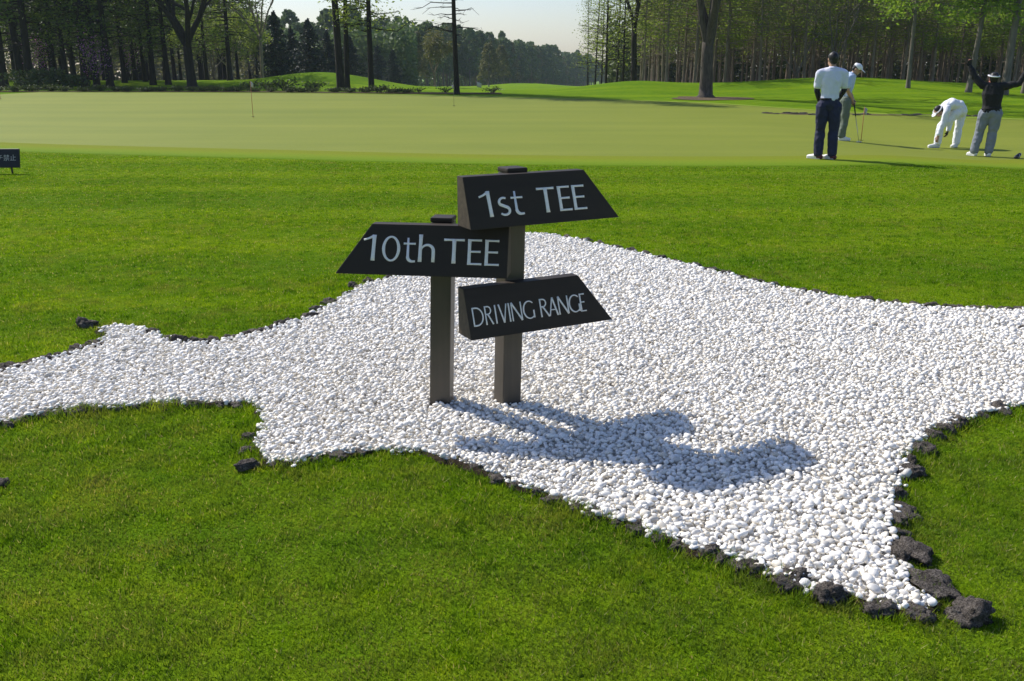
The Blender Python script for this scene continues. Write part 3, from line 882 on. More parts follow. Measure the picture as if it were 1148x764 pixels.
to = bpy.data.objects.new('writing_src', tx); COL.objects.link(to)
bpy.context.view_layer.update()
dg = bpy.context.evaluated_depsgraph_get()
tm = bpy.data.meshes.new_from_object(to.evaluated_get(dg)); bpy.data.objects.remove(to)
tm.name = 'writing'
for v in tm.vertices:
    x, y = v.co.x, v.co.y
    zz = bz + bh * .40 + y
    v.co = (bcx + x, -.0175 + (zz - bz) * .25, zz)
tm.materials.clear()
link('writing', tm, M['letter'], brd)

# ------------------------------------------------------------------ practice flags
def flag(label, px, py, zg, h, stick, fw=.0, fh=.2, fdir=1, name='practice_flag', rad=.008):
    x, y = ground_at(px, py, zg)
    zg = Hf(x, y)
    t = thing(name, label, 'golf flag', (x, y, zg), 0, 'flags marking the putting holes')
    mb = MB(); mb.tube([(0, 0, -.05), (0, 0, h * .5), (0, 0, h)], [rad, rad, rad * .8], 8); mb.build('flagstick', stick, t)
    P = []
    nx_, nz_ = 7, 4
    for j in range(nz_):
        for i in range(nx_):
            u = i / (nx_ - 1)
            P.append((fdir * fw * u, .02 * math.sin(u * 6 + j), h - fh * j / (nz_ - 1) - .06 * u * fh / .2 * (1 if j == 0 else .6)))
    Q = [(j * nx_ + i, j * nx_ + i + 1, (j + 1) * nx_ + i + 1, (j + 1) * nx_ + i) for j in range(nz_ - 1) for i in range(nx_ - 1)]
    o = link('flag_cloth', mesh_np('flag_cloth', P, [np.array(Q)]), M['flag'], t, True)
    mo = o.modifiers.new('thick', 'SOLIDIFY'); mo.thickness = .004
    mb = MB(); th = np.linspace(0, 2 * math.pi, 17)
    mb.tube([(.054 * math.cos(a), .054 * math.sin(a), .054) for a in th], .003, 6, False); mb.build('hole_rim', M['rubber'], t)
    return t
flag('practice hole flag on an orange stick, before the left forest on the green', 284, 134, 0.0, 1.13, M['orange'], .08, .17)
flag('practice hole flag on a thin dark stick, before the lone trunk at the far edge', 509, 121, .13, .82, M['bark_mid'], -.07, .13, 1, 'practice_flag', .006)
flag('short practice flag standing by the putter of the man in the white cap', 965.5, 156, 0.0, .80, M['orange'], .07, .16)
flag('practice flag at the far left frame edge with a brown stick', 1, 114, .2, .6, M['orange'], .06, .12)
flag('white triangular flag on the distant fairway beyond the lone trunk', 535, 102.5, -.36, .62, M['steel'], .36, .42, 1, 'fairway_flag', .012)

# ------------------------------------------------------------------ people
def unit(v):
    v = np.array(v, float); return v / (np.linalg.norm(v) + 1e-9)
def etube(mb, P, ra, rb, side, k=16, rnd=True):
    P = [np.array(p, float) for p in P]; ra = list(np.broadcast_to(ra, len(P)).astype(float)); rb = list(np.broadcast_to(rb, len(P)).astype(float))
    if rnd:
        d0 = unit(P[0] - P[1]); d1 = unit(P[-1] - P[-2])
        e0 = min(ra[0], rb[0]); e1 = min(ra[-1], rb[-1])
        P = [P[0] + d0 * e0 * .75, P[0] + d0 * e0 * .5] + P + [P[-1] + d1 * e1 * .5, P[-1] + d1 * e1 * .75]
        ra = [ra[0] * .35, ra[0] * .78] + ra + [ra[-1] * .78, ra[-1] * .35]; rb = [rb[0] * .35, rb[0] * .78] + rb + [rb[-1] * .78, rb[-1] * .35]
    P = np.array(P); n = len(P)
    D = np.gradient(P, axis=0); D /= np.linalg.norm(D, axis=1)[:, None] + 1e-9
    s = np.array(side, float)[None, :] - D * (D @ np.array(side, float))[:, None]; s /= np.linalg.norm(s, axis=1)[:, None] + 1e-9
    f_ = np.cross(D, s)
    t = np.arange(k) / k * 2 * math.pi
    V = P[:, None, :] + np.cos(t)[None, :, None] * s[:, None, :] * np.array(ra)[:, None, None] + np.sin(t)[None, :, None] * f_[:, None, :] * np.array(rb)[:, None, None]
    i = np.arange(n - 1)[:, None] * k; j = np.arange(k)[None, :]; j2 = (j + 1) % k
    Q = np.stack([i + j, i + j2, i + k + j2, i + k + j], -1).reshape(-1, 4)
    V = np.vstack([V.reshape(-1, 3), P[0], P[-1]]); jj = np.arange(k)
    T = np.vstack([np.stack([np.full(k, n * k), (jj + 1) % k, jj], 1), np.stack([np.full(k, n * k + 1), (n - 1) * k + jj, (n - 1) * k + (jj + 1) % k], 1)])
    mb.add(V, Q, T)
ICO2 = ico(3)
def ell(mb, c, rad, side, fwd):
    s = unit(side); f_ = unit(np.array(fwd) - s * np.dot(fwd, s)); u = np.cross(s, f_)
    V = ICO2[0] * np.array(rad)
    mb.add(np.array(c) + V[:, :1] * s + V[:, 1:2] * f_ + V[:, 2:] * u, None, ICO2[1])
TMP = bpy.data.scenes.new('scratch')
def fuse(name, mb, mat, parent, voxel=.010, smooth=4, fold=0.0, seed=0):
    o = mb.build(name, mat)
    r = o.modifiers.new('r', 'REMESH'); r.mode = 'VOXEL'; r.voxel_size = voxel; r.use_smooth_shade = True
    s = o.modifiers.new('s', 'SMOOTH'); s.iterations = smooth; s.factor = .5
    COL.objects.unlink(o); TMP.collection.objects.link(o)      # shaped in a scratch scene: only this object is evaluated
    vl = TMP.view_layers[0]; vl.update()
    me = bpy.data.meshes.new_from_object(o.evaluated_get(vl.depsgraph))
    bpy.data.objects.remove(o)
    me.name = name
    if fold:
        off = Vector((seed * 5.1, seed * 2.3, seed))
        cos = [v.co.copy() for v in me.vertices]; nos = [v.normal.copy() for v in me.vertices]
        for i, (c, nn) in enumerate(zip(cos, nos)):
            q = Vector((c.x * 9, c.y * 9, c.z * 6)) + off
            cos[i] = c + nn * (mnoise.noise(q) * fold + (1 - abs(mnoise.noise(q * 1.7)) * 2.5) * fold * .45)
        me.vertices.foreach_set('co', np.array(cos, np.float32).ravel()); me.update()
    return link(name, me, mat, parent, True)
def hand(mb, w, d, pn, curl=.5, g=0.0):
    w = np.array(w, float); d = unit(d); pn = unit(np.array(pn) - d * np.dot(pn, d)); s = np.cross(d, pn)
    etube(mb, [w, w + d * .035, w + d * .085], [.026 + g, .038 + g, .040 + g], [.018 + g, .015 + g, .013 + g], s, 10)
    for i, (off, ln) in enumerate(((-.030, .068), (-.010, .078), (.010, .074), (.029, .058))):
        b = w + d * .085 + s * off
        p1 = b + (d * math.cos(curl * .5) + pn * math.sin(curl * .5)) * ln * .45
        p2 = p1 + (d * math.cos(curl * 1.3) + pn * math.sin(curl * 1.3)) * ln * .32
        p3 = p2 + (d * math.cos(curl * 2.1) + pn * math.sin(curl * 2.1)) * ln * .25
        mb.tube([b - d * .02, b, p1, p2, p3], np.array([.009, .009, .0088, .008, .0065]) + g, 8)
    b = w + d * .03 - s * .034
    mb.tube([w + d * .02 - s * .015, b, b + d * .03 - s * .022 + pn * .012, b + d * .055 - s * .024 + pn * .026], np.array([.012, .0115, .010, .008]) + g, 8)

def figure(label, px, py, zg, J, o, group='golfers on the putting green'):
    x, y = ground_at(px, py, zg)
    zg = Hf(x, y) + .012
    root = thing('person', label, 'person', (x, y, zg), -math.atan2(x, y), group)
    A = {k: np.array(v, float) for k, v in J.items()}
    sp, sc_ = A['side_pelvis'], A['side_chest']
    fwd = unit(A['face']); hs = unit(np.cross(fwd, (0, 0, 1)))  # head side
    hu = np.cross(hs, fwd)
    spine = [A['pelvis'], A['pelvis'] * .5 + A['waist'] * .5, A['waist'], A['chest'], A['upper']]
    sa = np.array([.150, .148, .138, .165, .150]) * o.get('bulk', 1); sb = np.array([.112, .108, .098, .112, .085]) * o.get('bulk', 1)
    def torso(mb, g, lo=0, hi=5):
        etube(mb, spine[lo:hi], sa[lo:hi] + g, sb[lo:hi] + g, sc_ if lo > 0 else (sp + sc_) / 2)
    def shoulders(mb, g):
        for q in 'LR':
            etube(mb, [A['upper'] * .75 + A['sh' + q] * .25, A['sh' + q]], [.068 + g, .058 + g], [.070 + g, .058 + g], (0, 1, .01))
    def arm(mb, q, g, a, b):
        P = [A['sh' + q], (A['sh' + q] + A['el' + q]) / 2, A['el' + q], (A['el' + q] * 2 + A['wr' + q]) / 3, A['wr' + q]]
        r = np.array([.056, .050, .043, .042, .030]) * o.get('armbulk', 1) + g
        t = np.array([0, .25, .5, .66, 1.0]); tt = np.linspace(a, b, 7)
        PP = np.stack([np.interp(tt, t, np.array(P)[:, i]) for i in range(3)], 1)
        etube(mb, PP, np.interp(tt, t, r), np.interp(tt, t, r), (.01, 1, .02), 12)
    def leg(mb, q, g, gank, b=1.0, k=1.0):
        P = np.array([A['hip' + q], (A['hip' + q] + A['kn' + q]) / 2, A['kn' + q], (A['kn' + q] * 2 + A['an' + q]) / 3, A['an' + q]])
        r = np.array([.092, .080, .058, .056, .040]) * k + np.array([g, g, g, (g + gank) / 2, gank])
        t = np.array([0, .25, .5, .66, 1.0]); tt = np.linspace(0, b, 9)
        etube(mb, np.stack([np.interp(tt, t, P[:, i]) for i in range(3)], 1), np.interp(tt, t, r), np.interp(tt, t, r), (1, .01, 0.02), 12)
    # body
    mb = MB()
    torso(mb, 0); shoulders(mb, 0)
    etube(mb, [A['upper'], A['neck'], A['head'] - hu * .05], [.075, .056, .052], [.07, .056, .052], sc_)
    H0 = A['head']
    ell(mb, H0 + hu * .012 - fwd * .008, (.076, .096, .102), hs, fwd)
    ell(mb, H0 - hu * .060 + fwd * .030, (.056, .058, .055), hs, fwd)
    mb.tube([H0 + fwd * .085 + hu * .02, H0 + fwd * .112 - hu * .020, H0 + fwd * .088 - hu * .030], [.010, .016, .012], 8)
    for sg in (-1, 1): ell(mb, H0 + hs * sg * .078 - fwd * .005 - hu * .01, (.010, .020, .032), hs, fwd)
    mb.tube([H0 + fwd * .080 - hu * .060 - hs * .022, H0 + fwd * .090 - hu * .060, H0 + fwd * .080 - hu * .060 + hs * .022], .009, 6)
    for q in 'LR':
        arm(mb, q, 0, 0, 1); leg(mb, q, 0, 0)
        hand(mb, A['wr' + q], A['hd' + q], A['pn' + q], o.get('curl', .5))
        etube(mb, [A['an' + q] - (0, 0, .02), A['an' + q] * .5 + A['to' + q] * .5 - (0, 0, .01), A['to' + q]], [.036, .040, .034], [.034, .032, .022], np.cross(A['to' + q] - A['an' + q], (0, 0, 1)), 10)
    fuse('body', mb, M[o.get('skin', 'skin')], root, .009, 2)
    for sg in (-1, 1):
        mb = MB(); ell(mb, H0 + fwd * .083 + hs * sg * .031 + hu * .012, (.012, .010, .010), hs, fwd); mb.build('eye', M['hair'], root, True)
    # clothes
    mb = MB(); torso(mb, .016, o.get('hem', 1), 5); shoulders(mb, .012)
    etube(mb, [A['upper'], A['upper'] * .35 + A['neck'] * .65], [.085, .066], [.08, .066], sc_)
    for q in 'LR': arm(mb, q, o.get('sleeve_g', .018), 0, o.get('sleeve', .36))
    if o.get('collar'):
        ax_ = unit(A['neck'] - A['upper']); cc = A['upper'] * .45 + A['neck'] * .55
        th = np.linspace(0, 2 * math.pi, 25); e1 = unit(sc_ - ax_ * np.dot(sc_, ax_)); e2 = np.cross(ax_, e1)
        mb.tube([cc + e1 * .078 * math.cos(a) + e2 * .072 * math.sin(a) for a in th], .020, 8, False)
    fuse('shirt', mb, M[o['shirt']], root, .010, 4, .012, 1)
    mb = MB()
    etube(mb, [A['pelvis'] * .9 + (A['hipL'] + A['hipR']) * .05 - (0, 0, .03), A['pelvis'], A['pelvis'] * .5 + A['waist'] * .5], np.array([.150, .156, .146]) * o.get('bulk', 1) + .012, np.array([.118, .120, .106]) * o.get('bulk', 1) + .012, sp)
    for q in 'LR': leg(mb, q, .018, .034, .985, o.get('legk', 1.0))
    fuse('trousers', mb, M[o['trousers']], root, .010, 4, .015, 2)
    mb = MB()
    bc = A['pelvis'] * .5 + A['waist'] * .5; bd = unit(A['waist'] - A['pelvis'])
    etube(mb, [bc - bd * .018, bc + bd * .018], np.array([.166, .166]) * o.get('bulk', 1), np.array([.127, .127]) * o.get('bulk', 1), sp, 20, False)
    mb.build('belt', M[o.get('belt', 'black_cloth')], root, True)
    for q in 'LR':
        mb = MB(); a, t = A['an' + q], A['to' + q]
        dd = unit((t - a) * (1, 1, 0)); heel = np.array([a[0], a[1], .045]) - dd * .045
        sd = np.cross(dd, (0, 0, 1))
        etube(mb, [heel, np.array([a[0], a[1], .055]) + dd * .04, np.array([t[0], t[1], .040])], [.040, .047, .043], [.045, .050, .032], sd, 14)
        etube(mb, [heel * (1, 1, 0) + (0, 0, .014), np.array([t[0], t[1], .014]) + dd * .01], [.042, .045], [.014, .013], sd, 12)
        so = fuse('shoe', mb, M[o.get('shoe', 'shoe_white')], root, .008, 3)
        if o.get('shoe_trim'):
            mb = MB(); etube(mb, [heel - dd * .012 + (0, 0, .0), heel + dd * .05], [.044, .048], [.040, .046], sd, 12); mb.build('heel_counter', M[o['shoe_trim']], so, True)
        if o.get('under'):
            mb = MB(); arm(mb, q, .007, .30, .97); fuse('arm_sleeve', mb, M[o['under']], root, .008, 3, .003)
    if o.get('glove'):
        q, mt = o['glove']
        mb = MB(); hand(mb, A['wr' + q] - unit(A['hd' + q]) * .01, A['hd' + q], A['pn' + q], o.get('curl', .5), .004); fuse('glove', mb, M[mt], root, .007, 2)
    if o.get('hair', True):
        mb = MB(); ell(mb, H0 + hu * .030 - fwd * .022, (.086, .092, .096), hs, fwd); ell(mb, H0 - hu * .03 - fwd * .045, (.072, .055, .060), hs, fwd)
        fuse('hair', mb, M['hair'], root, .010, 2, .006, 5)
    if o.get('cap'):
        mb = MB()
        ell(mb, H0 + hu * .055 - fwd * .006, (.093, .108, .072), hs, fwd)
        c = fuse('cap', mb, M[o['cap']], root, .009, 2)
        mb = MB(); ell(mb, H0 + hu * .048 + fwd * .125, (.075, .080, .009), hs, fwd + hu * -.15); mb.build('visor', M[o['cap']], c, True)
    if o.get('visor'):
        mb = MB()
        th = np.linspace(0, 2 * math.pi, 25)
        ring = [H0 + hu * .050 + hs * .095 * math.cos(a) + fwd * (.110 * math.sin(a) - .008) for a in th]
        mb.tube(ring, .013, 8, False)
        c = mb.build('visor_band', M[o['visor']], root, True)
        mb = MB(); ell(mb, H0 + hu * .045 + fwd * .120, (.066, .055, .008), hs, fwd + hu * -.1); mb.build('visor_peak', M[o['visor']], c, True)
    return root

# man in white polo, seen from behind
figure('tall person seen from behind in white polo shirt, navy trousers and dark arm sleeves', 925, 179.8, 0.0, dict(
    side_pelvis=(1, .25, 0), side_chest=(1, .18, 0), face=(-.55, .83, -.05),
    pelvis=(-.025, 0, .97), waist=(-.025, 0, 1.12), chest=(-.02, 0, 1.36), upper=(-.02, 0, 1.51), neck=(-.025, .01, 1.60), head=(-.04, .03, 1.712),
    shL=(-.210, -.03, 1.478), elL=(-.250, .02, 1.19), wrL=(-.19, .20, 1.00), hdL=(.5, .7, -.3), pnL=(.7, -.3, -.6),
    shR=(.165, .05, 1.478), elR=(.205, .10, 1.20), wrR=(.12, .27, 1.03), hdR=(-.6, .6, -.3), pnR=(-.7, -.3, -.6),
    hipL=(-.120, -.02, .93), knL=(-.13, .03, .50), anL=(-.125, -.01, .09), toL=(-.295, .09, .035),
    hipR=(.070, .02, .93), knR=(.09, .05, .50), anR=(.110, 0, .09), toR=(-.05, .11, .035)),
    dict(shirt='shirt_white', trousers='navy', under='navy_dark', shoe='shoe_white', shoe_trim='maroon', collar=True, sleeve=.38, sleeve_g=.024, bulk=1.0, legk=1.08))

# man in white cap putting
figure('person in white cap, pale blue shirt and grey green trousers looking down with a putter', 943, 156, 0.0, dict(
    side_pelvis=(.55, -.83, 0), side_chest=(.45, -.89, 0), face=(.80, -.10, -.58),
    pelvis=(.0, .02, .92), waist=(.0, .02, 1.06), chest=(.03, .02, 1.28), upper=(.075, .02, 1.42), neck=(.125, .02, 1.50), head=(.185, .01, 1.588),
    shL=(-.02, .19, 1.40), elL=(.06, .24, 1.13), wrL=(.17, .02, .92), hdL=(.25, -.3, -.9), pnL=(.3, -.9, .1),
    shR=(.05, -.17, 1.40), elR=(.03, -.23, 1.13), wrR=(.16, -.05, .90), hdR=(.25, .05, -.9), pnR=(.3, .9, .1),
    hipL=(0, .11, .90), knL=(-.03, .13, .49), anL=(-.07, .16, .09), toL=(.10, .20, .035),
    hipR=(.02, -.09, .90), knR=(.04, -.10, .49), anR=(.0, -.10, .09), toR=(.18, -.12, .035)),
    dict(shirt='shirt_blue', trousers='sage_cloth', cap='white_cloth', collar=True, shoe='shoe_white', sleeve=.36, sleeve_g=.024, curl=1.1, legk=1.12, under=None))

# man in white bending over
figure('person all in white with a black cap and white peak bending down to the ground', 1059, 165, -.12, dict(
    side_pelvis=(.45, -.89, 0), side_chest=(.35, -.93, .05), face=(-.45, -.35, -.82),
    pelvis=(.22, .12, .80), waist=(.175, .09, .915), chest=(.01, -.02, .955), upper=(-.09, -.08, .90), neck=(-.145, -.11, .86), head=(-.215, -.15, .795),
    shL=(-.04, -.25, .84), elL=(-.10, -.30, .55), wrL=(-.16, -.33, .27), hdL=(-.15, -.05, -1), pnL=(.4, .9, 0),
    shR=(-.08, .10, .86), elR=(.06, .04, .60), wrR=(.025, -.02, .36), hdR=(-.2, -.1, -1), pnR=(-.9, .3, 0),
    hipL=(.15, .02, .77), knL=(-.13, -.12, .47), anL=(-.16, -.10, .09), toL=(-.32, -.20, .035),
    hipR=(.24, .20, .77), knR=(.23, .17, .44), anR=(.215, .18, .09), toR=(.15, .05, .035)),
    dict(shirt='white_cloth', trousers='white_cloth', visor='white_cloth', shoe='shoe_white', sleeve=.93, sleeve_g=.016, glove=('R', 'rubber'), belt='white_cloth', legk=1.05, curl=.7))

# man in black with raised arms
figure('person in black pullover and grey trousers with both arms raised, seen from behind', 1104, 175.3, -.13, dict(
    side_pelvis=(1, .10, 0), side_chest=(1, .08, 0), face=(-.45, .88, .15),
    pelvis=(0, 0, .88), waist=(-.01, 0, 1.01), chest=(-.02, -.01, 1.22), upper=(-.02, -.01, 1.36), neck=(-.03, 0, 1.42), head=(-.05, .01, 1.515),
    shL=(-.215, 0, 1.38), elL=(-.40, .03, 1.55), wrL=(-.50, .05, 1.75), hdL=(-.15, 0, 1), pnL=(.3, -.9, 0),
    shR=(.19, 0, 1.37), elR=(.43, .03, 1.43), wrR=(.515, .05, 1.68), hdR=(.10, 0, 1), pnR=(-.3, -.9, 0),
    hipL=(-.105, 0, .85), knL=(-.16, .02, .47), anL=(-.205, -.01, .09), toL=(-.31, .08, .035),
    hipR=(.085, 0, .85), knR=(.075, .03, .47), anR=(.06, 0, .09), toR=(.02, .14, .035)),
    dict(shirt='black_cloth', trousers='grey_cloth', visor='white_cloth', skin='skin_red', shoe='shoe_white', sleeve=.96, sleeve_g=.016, glove=('L', 'rubber'), bulk=1.10, legk=1.12, curl=.9, belt='black_cloth', hem=0))

# putter held by the man in the cap
px_, py_ = ground_at(963, 157.5)
pt = thing('putter', 'thin steel putter with dark grip held by the man in the white cap', 'golf club', (px_, py_, Hf(px_, py_) + .012))
hx, hy = ground_at(943, 156); a_ = -math.atan2(hx, hy)
hw = np.array([hx + .19 * math.cos(a_) + .04 * math.sin(a_), hy + .19 * math.sin(a_) - .04 * math.cos(a_), .90]) - np.array([px_, py_, 0])
mb = MB(); mb.tube([np.array([0, 0, .02]), hw * .66], [.0055, .007], 8); mb.build('shaft', M['steel'], pt)
mb = MB(); mb.tube([hw * .64, hw * 1.02], [.013, .016], 10); mb.build('grip', M['rubber'], pt)
me_ = boxmesh('club_head', .12, .035, .028, .008, .002)
link('club_head', me_, M['steel'], pt)

# small dark thing on the fringe at the right frame edge: unidentified, its form made up
sx_, sy_ = ground_at(1141, 176, -.10)
tb = thing('striped_object', 'small dark grey striped object lying on the fringe by the right frame edge', 'small object', (sx_, sy_, Hf(sx_, sy_)), R(20))
mb = MB(); etube(mb, [(-.06, 0, .04), (0, 0, .055), (.04, 0, .10)], [.035, .045, .032], [.035, .042, .030], (0, 1, 0), 14)
fuse('object_body', mb, M['dark_plastic'], tb, .006, 2)
for q in (0.0, .035):
    mb = MB(); th = np.linspace(0, 6.2832, 17)
    mb.tube([(q - .01 + .02 * math.sin(a), .045 * math.cos(a), .062 + q * .5 + .040 * math.sin(a)) for a in th], .006, 6, False); mb.build('stripe', M['steel'], tb, True)

# ------------------------------------------------------------------ trees
def trunk_path(rg, h, lean=.02, wob=.05, n=12):
    z = np.linspace(0, h, n)
    a, b = rg.uniform(0, 6.28, 2)
    l = rg.normal(0, lean, 2)
    return np.stack([l[0] * z + wob * np.sin(z * .55 + a) * (z / h), l[1] * z + wob * np.sin(z * .5 + b) * (z / h), z], 1)
def trunk_tube(mb, P, r0, r1=.3, k=10, flare=1.25):
    n = len(P); t = np.linspace(0, 1, n)
    P = np.vstack([P[0] - (0, 0, .4), P[0] + (P[1] - P[0]) * .0, P[0] + (P[1] - P[0]) * .25, P[1:]])
    r = np.r_[r0 * flare * 1.05, r0 * flare, r0 * 1.04, r0 * (1 - t[1:] * (1 - r1))]
    mb.tube(P, r, k)

def conifer(seed, name, label, cat, group, h, r0, bark, leaf, z0, zl, lmax, nb, leaf_sz, per, droop=-.12, up=.5, twigs=True, taper=True, dead=(.25, .8), sub=2, wob=.03):
    """straight tree with whorled boughs: dead twigs from z0, needles from zl upward"""
    rg = np.random.default_rng(seed)
    root = thing(name, label, cat, (0, 0, -50), 0, group)
    P = trunk_path(rg, h)
    tb = MB(); trunk_tube(tb, P, r0, .15)
    cr = MB(); C = []
    for i in range(nb):
        z = z0 + (h - .3 - z0) * (i + rg.uniform(0, 1)) / nb
        az = rg.uniform(0, 6.283)
        f = 1 - (z - z0) / (h - z0)
        L = lmax * ((.25 + .75 * f) if taper else (.65 + .35 * math.sin(f * 3.1))) * rg.uniform(.55, 1.1)
        live = z > zl + rg.normal(0, .5)
        if not live:
            if not twigs: continue
            L *= rg.uniform(*dead)
        b = np.array([np.interp(z, P[:, 2], P[:, 0]), np.interp(z, P[:, 2], P[:, 1]), z])
        d = np.array([math.cos(az), math.sin(az), 0])
        t = np.linspace(0, 1, 5)
        rise = (rg.uniform(-.05, .25) + droop * 0) * L
        Q = b + d * (t * L)[:, None] + np.array([0, 0, 1.0]) * (rise * t + droop * L * t * t * 1.5)[:, None] + rg.normal(0, wob * L, (5, 3)) * t[:, None]
        tb.tube(Q, np.linspace(.030, .007, 5) * (.6 + .8 * r0 / .2) * (L / lmax * .5 + .5), 4, False)
        for q in range(sub if live else sub - 1):
            k = rg.integers(1, 4); e = Q[k] + (d * rg.uniform(.2, .5) + rg.normal(0, .35, 3) * (1, 1, .4)) * L * .45
            tb.tube([Q[k], (Q[k] + e) / 2 + rg.normal(0, .02, 3), e], [.010, .007, .004], 3, False)
            if live: C.append(np.linspace(Q[k], e, 4))
        if live:
            C.append(Q[1:])
    pts = np.vstack(C)
    seg = pts[rg.integers(0, len(pts), per)]
    c = seg + rg.normal(0, 1, (per, 3)) * (.28, .28, .13) * (lmax / 2.2) ** .5
    cr.leaves(c, leaf_sz, .5, up)
    tb.build('trunk', bark, root, True); cr.build('crown', leaf, root)
    return root

def broadleaf(seed, name, label, cat, group, h, r0, bark, leaf, fork_z, nfork, leaf_sz, per, spread=.55, depth=4, gaps=.0, twig_r=.006, lean=(0, 0), leafz=0.0):
    rg = np.random.default_rng(seed)
    root = thing(name, label, cat, (0, 0, -50), 0, group)
    tb = MB(); tips = []
    P = np.array([[lean[0] * z + .04 * math.sin(z * 1.3 + seed), lean[1] * z, z] for z in np.linspace(0, fork_z, 6)])
    trunk_tube(tb, P, r0, .8, 12, 1.55)
    def grow(p, d, L, r, dep):
        n = 5; pts = [p]; q = p.copy(); dd = d.copy()
        for i in range(n - 1):
            dd = unit(dd + rg.normal(0, .13, 3) + np.array([0, 0, .05]))
            q = q + dd * L / (n - 1); pts.append(q)
        tb.tube(pts, np.linspace(r, r * .62, n), 8 if r > .06 else (5 if r > .02 else 3), False)
        if dep == 0:
            tips.extend(pts[1:]); return
        if dep <= 1: tips.extend(pts[2:])
        for i in range(rg.integers(2, 4)):
            k = rg.integers(2, n)
            nd = unit(dd + rg.normal(0, spread, 3) + np.array([0, 0, .08]))
            grow(pts[k] if i else pts[-1], nd, L * rg.uniform(.55, .8), max(twig_r, r * rg.uniform(.42, .62)), dep - 1)
    for i in range(nfork):
        a = 6.283 * i / nfork + rg.uniform(-.3, .3)
        d = unit([math.cos(a) * spread * .75, math.sin(a) * spread * .75, 1])
        grow(P[-1] - np.array([0, 0, .12 * i]), d, (h - fork_z) * .38, r0 * .62, depth)
    tb.build('trunk', bark, root, True)
    tips = np.array(tips); tips = tips[tips[:, 2] > leafz]
    if gaps: tips = tips[rg.uniform(size=len(tips)) > gaps]
    c = tips[rg.integers(0, len(tips), per)] + rg.normal(0, .22, (per, 3))
    cr = MB(); cr.leaves(c, leaf_sz, .6, .2); cr.build('crown', leaf, root)
    return root

def clumpy(seed, name, label, cat, group, h, r0, bark, leaf, zc, rx, n, leaf_sz, pointed=False):
    """far tree: slender trunk under a crown of uneven leaf clumps"""
    rg = np.random.default_rng(seed)
    root = thing(name, label, cat, (0, 0, -50), 0, group)
    tb = MB(); trunk_tube(tb, trunk_path(rg, h * .93, .01, .1), r0, .2, 7)
    ph = rg.uniform(0, 6.28, 6)
    cs = []
    for i in range(70):
        f = ((i + rg.uniform()) / 70) ** .9; z = zc + (h - .5 - zc) * f
        a = i * 2.4 + rg.uniform(-.5, .5)
        R_ = rx * ((1 - f) ** .75 + .06 if pointed else math.sqrt(max(.03, 1 - max(0, 2 * f - .75) ** 2 / 1.6))) * (1 + .18 * math.sin(2 * a + ph[0]) + .15 * math.sin(3 * f * 6 + ph[1]))
        rr = R_ * rg.uniform(.45, .85)
        cs.append([rr * math.cos(a), rr * math.sin(a), z, rx * rg.uniform(.18, .30) * (.6 + .4 * (1 - f))])
        if i % 3 == 0: tb.tube([[0, 0, max(zc * .8, z - rr * .6)], [cs[-1][0] * .5, cs[-1][1] * .5, z - rr * .2], cs[-1][:3]], [.05, .035, .012], 4, False)
    cs = np.array(cs)
    k = rg.integers(0, 70, n)
    d = rg.normal(size=(n, 3)); d /= np.linalg.norm(d, axis=1)[:, None]
    C = cs[k, :3] + d * (cs[k, 3] * rg.uniform(.2, 1.25, n) ** .5)[:, None] * (1, 1, .8)
    tb.build('trunk', bark, root, True)
    cr = MB(); cr.leaves(C, leaf_sz, .65, .2); cr.build('crown', leaf, root)
    return root

used = set()
def place(proto, x, y, sc=1.0, label=None, rz=None, tilt=(0, 0), group=None):
    rz = random.uniform(0, 6.283) if rz is None else rz
    loc = (x, y, Hf(x, y))
    if proto.name not in used:
        used.add(proto.name)
        proto.location = loc; proto.rotation_euler = (tilt[0], tilt[1], rz); proto.scale = (sc, sc, sc)
        if label: proto['label'] = label
        o = proto
    else:
        o = copy_tree(proto, loc, rz, sc, label, tilt)
    if group: o['group'] = group
    return o

# --- left forest of dark pines
GL = 'dark pines of the forest at the left'
LAB_LF = 'dark slender pine deep in the shaded forest at the left'
pines = [conifer(100 + i, 'pine_tree', LAB_LF, 'tree', GL, 10.5, .20, M['bark_dark'], M['leaf_pine'], 1.8, 2.7 + .5 * (i % 3), 2.9, 85, .19, 2500, -.16, .45, taper=False) for i in range(5)]
front_left = [(5, 59, .34, 'thick dark pine trunk at the far left frame edge'), (25, 60, .27, 'dark pine trunk second from the left frame edge'), (34, 58.5, .33, 'broad dark pine trunk third from the left frame edge'),
              (96, 58.5, .26, 'dark leaning pine trunk just left of the purple blossom'), (109, 59.5, .21, 'dark pine trunk directly behind the purple blossom'), (124, 58.5, .27, 'dark straight pine trunk just right of the purple blossom'),
              (75, 62, .17, 'slim dark pine trunk left of the leaning pine by the blossom'), (62, 63, .14, 'thin pine trunk before the pale gap in the left forest'), (172, 61, .20, 'dark pine trunk left of the forked bare tree'),
              (189, 61, .17, 'slender pine trunk nearest the left side of the forked bare tree'), (258, 62, .15, 'thin pine trunk right of the forked bare tree')]
front_left += [(52, 64, .12, 'thin dark trunk right of the three broad pine trunks at the far left'), (140, 63, .15, 'slim dark pine trunk right of the straight one by the purple blossom'), (152, 66, .12, 'thin dark trunk midway between the blossom and the forked bare tree'), (163, 64, .11, 'very thin trunk left of the pair before the forked bare tree'), (232, 66, .12, 'thin dark trunk just right of the forked bare tree'), (84, 66, .12, 'thin dark trunk touching the leaning pine by the blossom')]
for i, (px, Y, r, lab) in enumerate(front_left):
    x = x_at(px, Y, Hf(x_at(px, Y), Y))
    place(pines[i % 5], x, Y, (r / .20) ** .5 * 1.02, lab, tilt=(0, random.uniform(-.012, .012)))
pts = []
rg = np.random.default_rng(5)
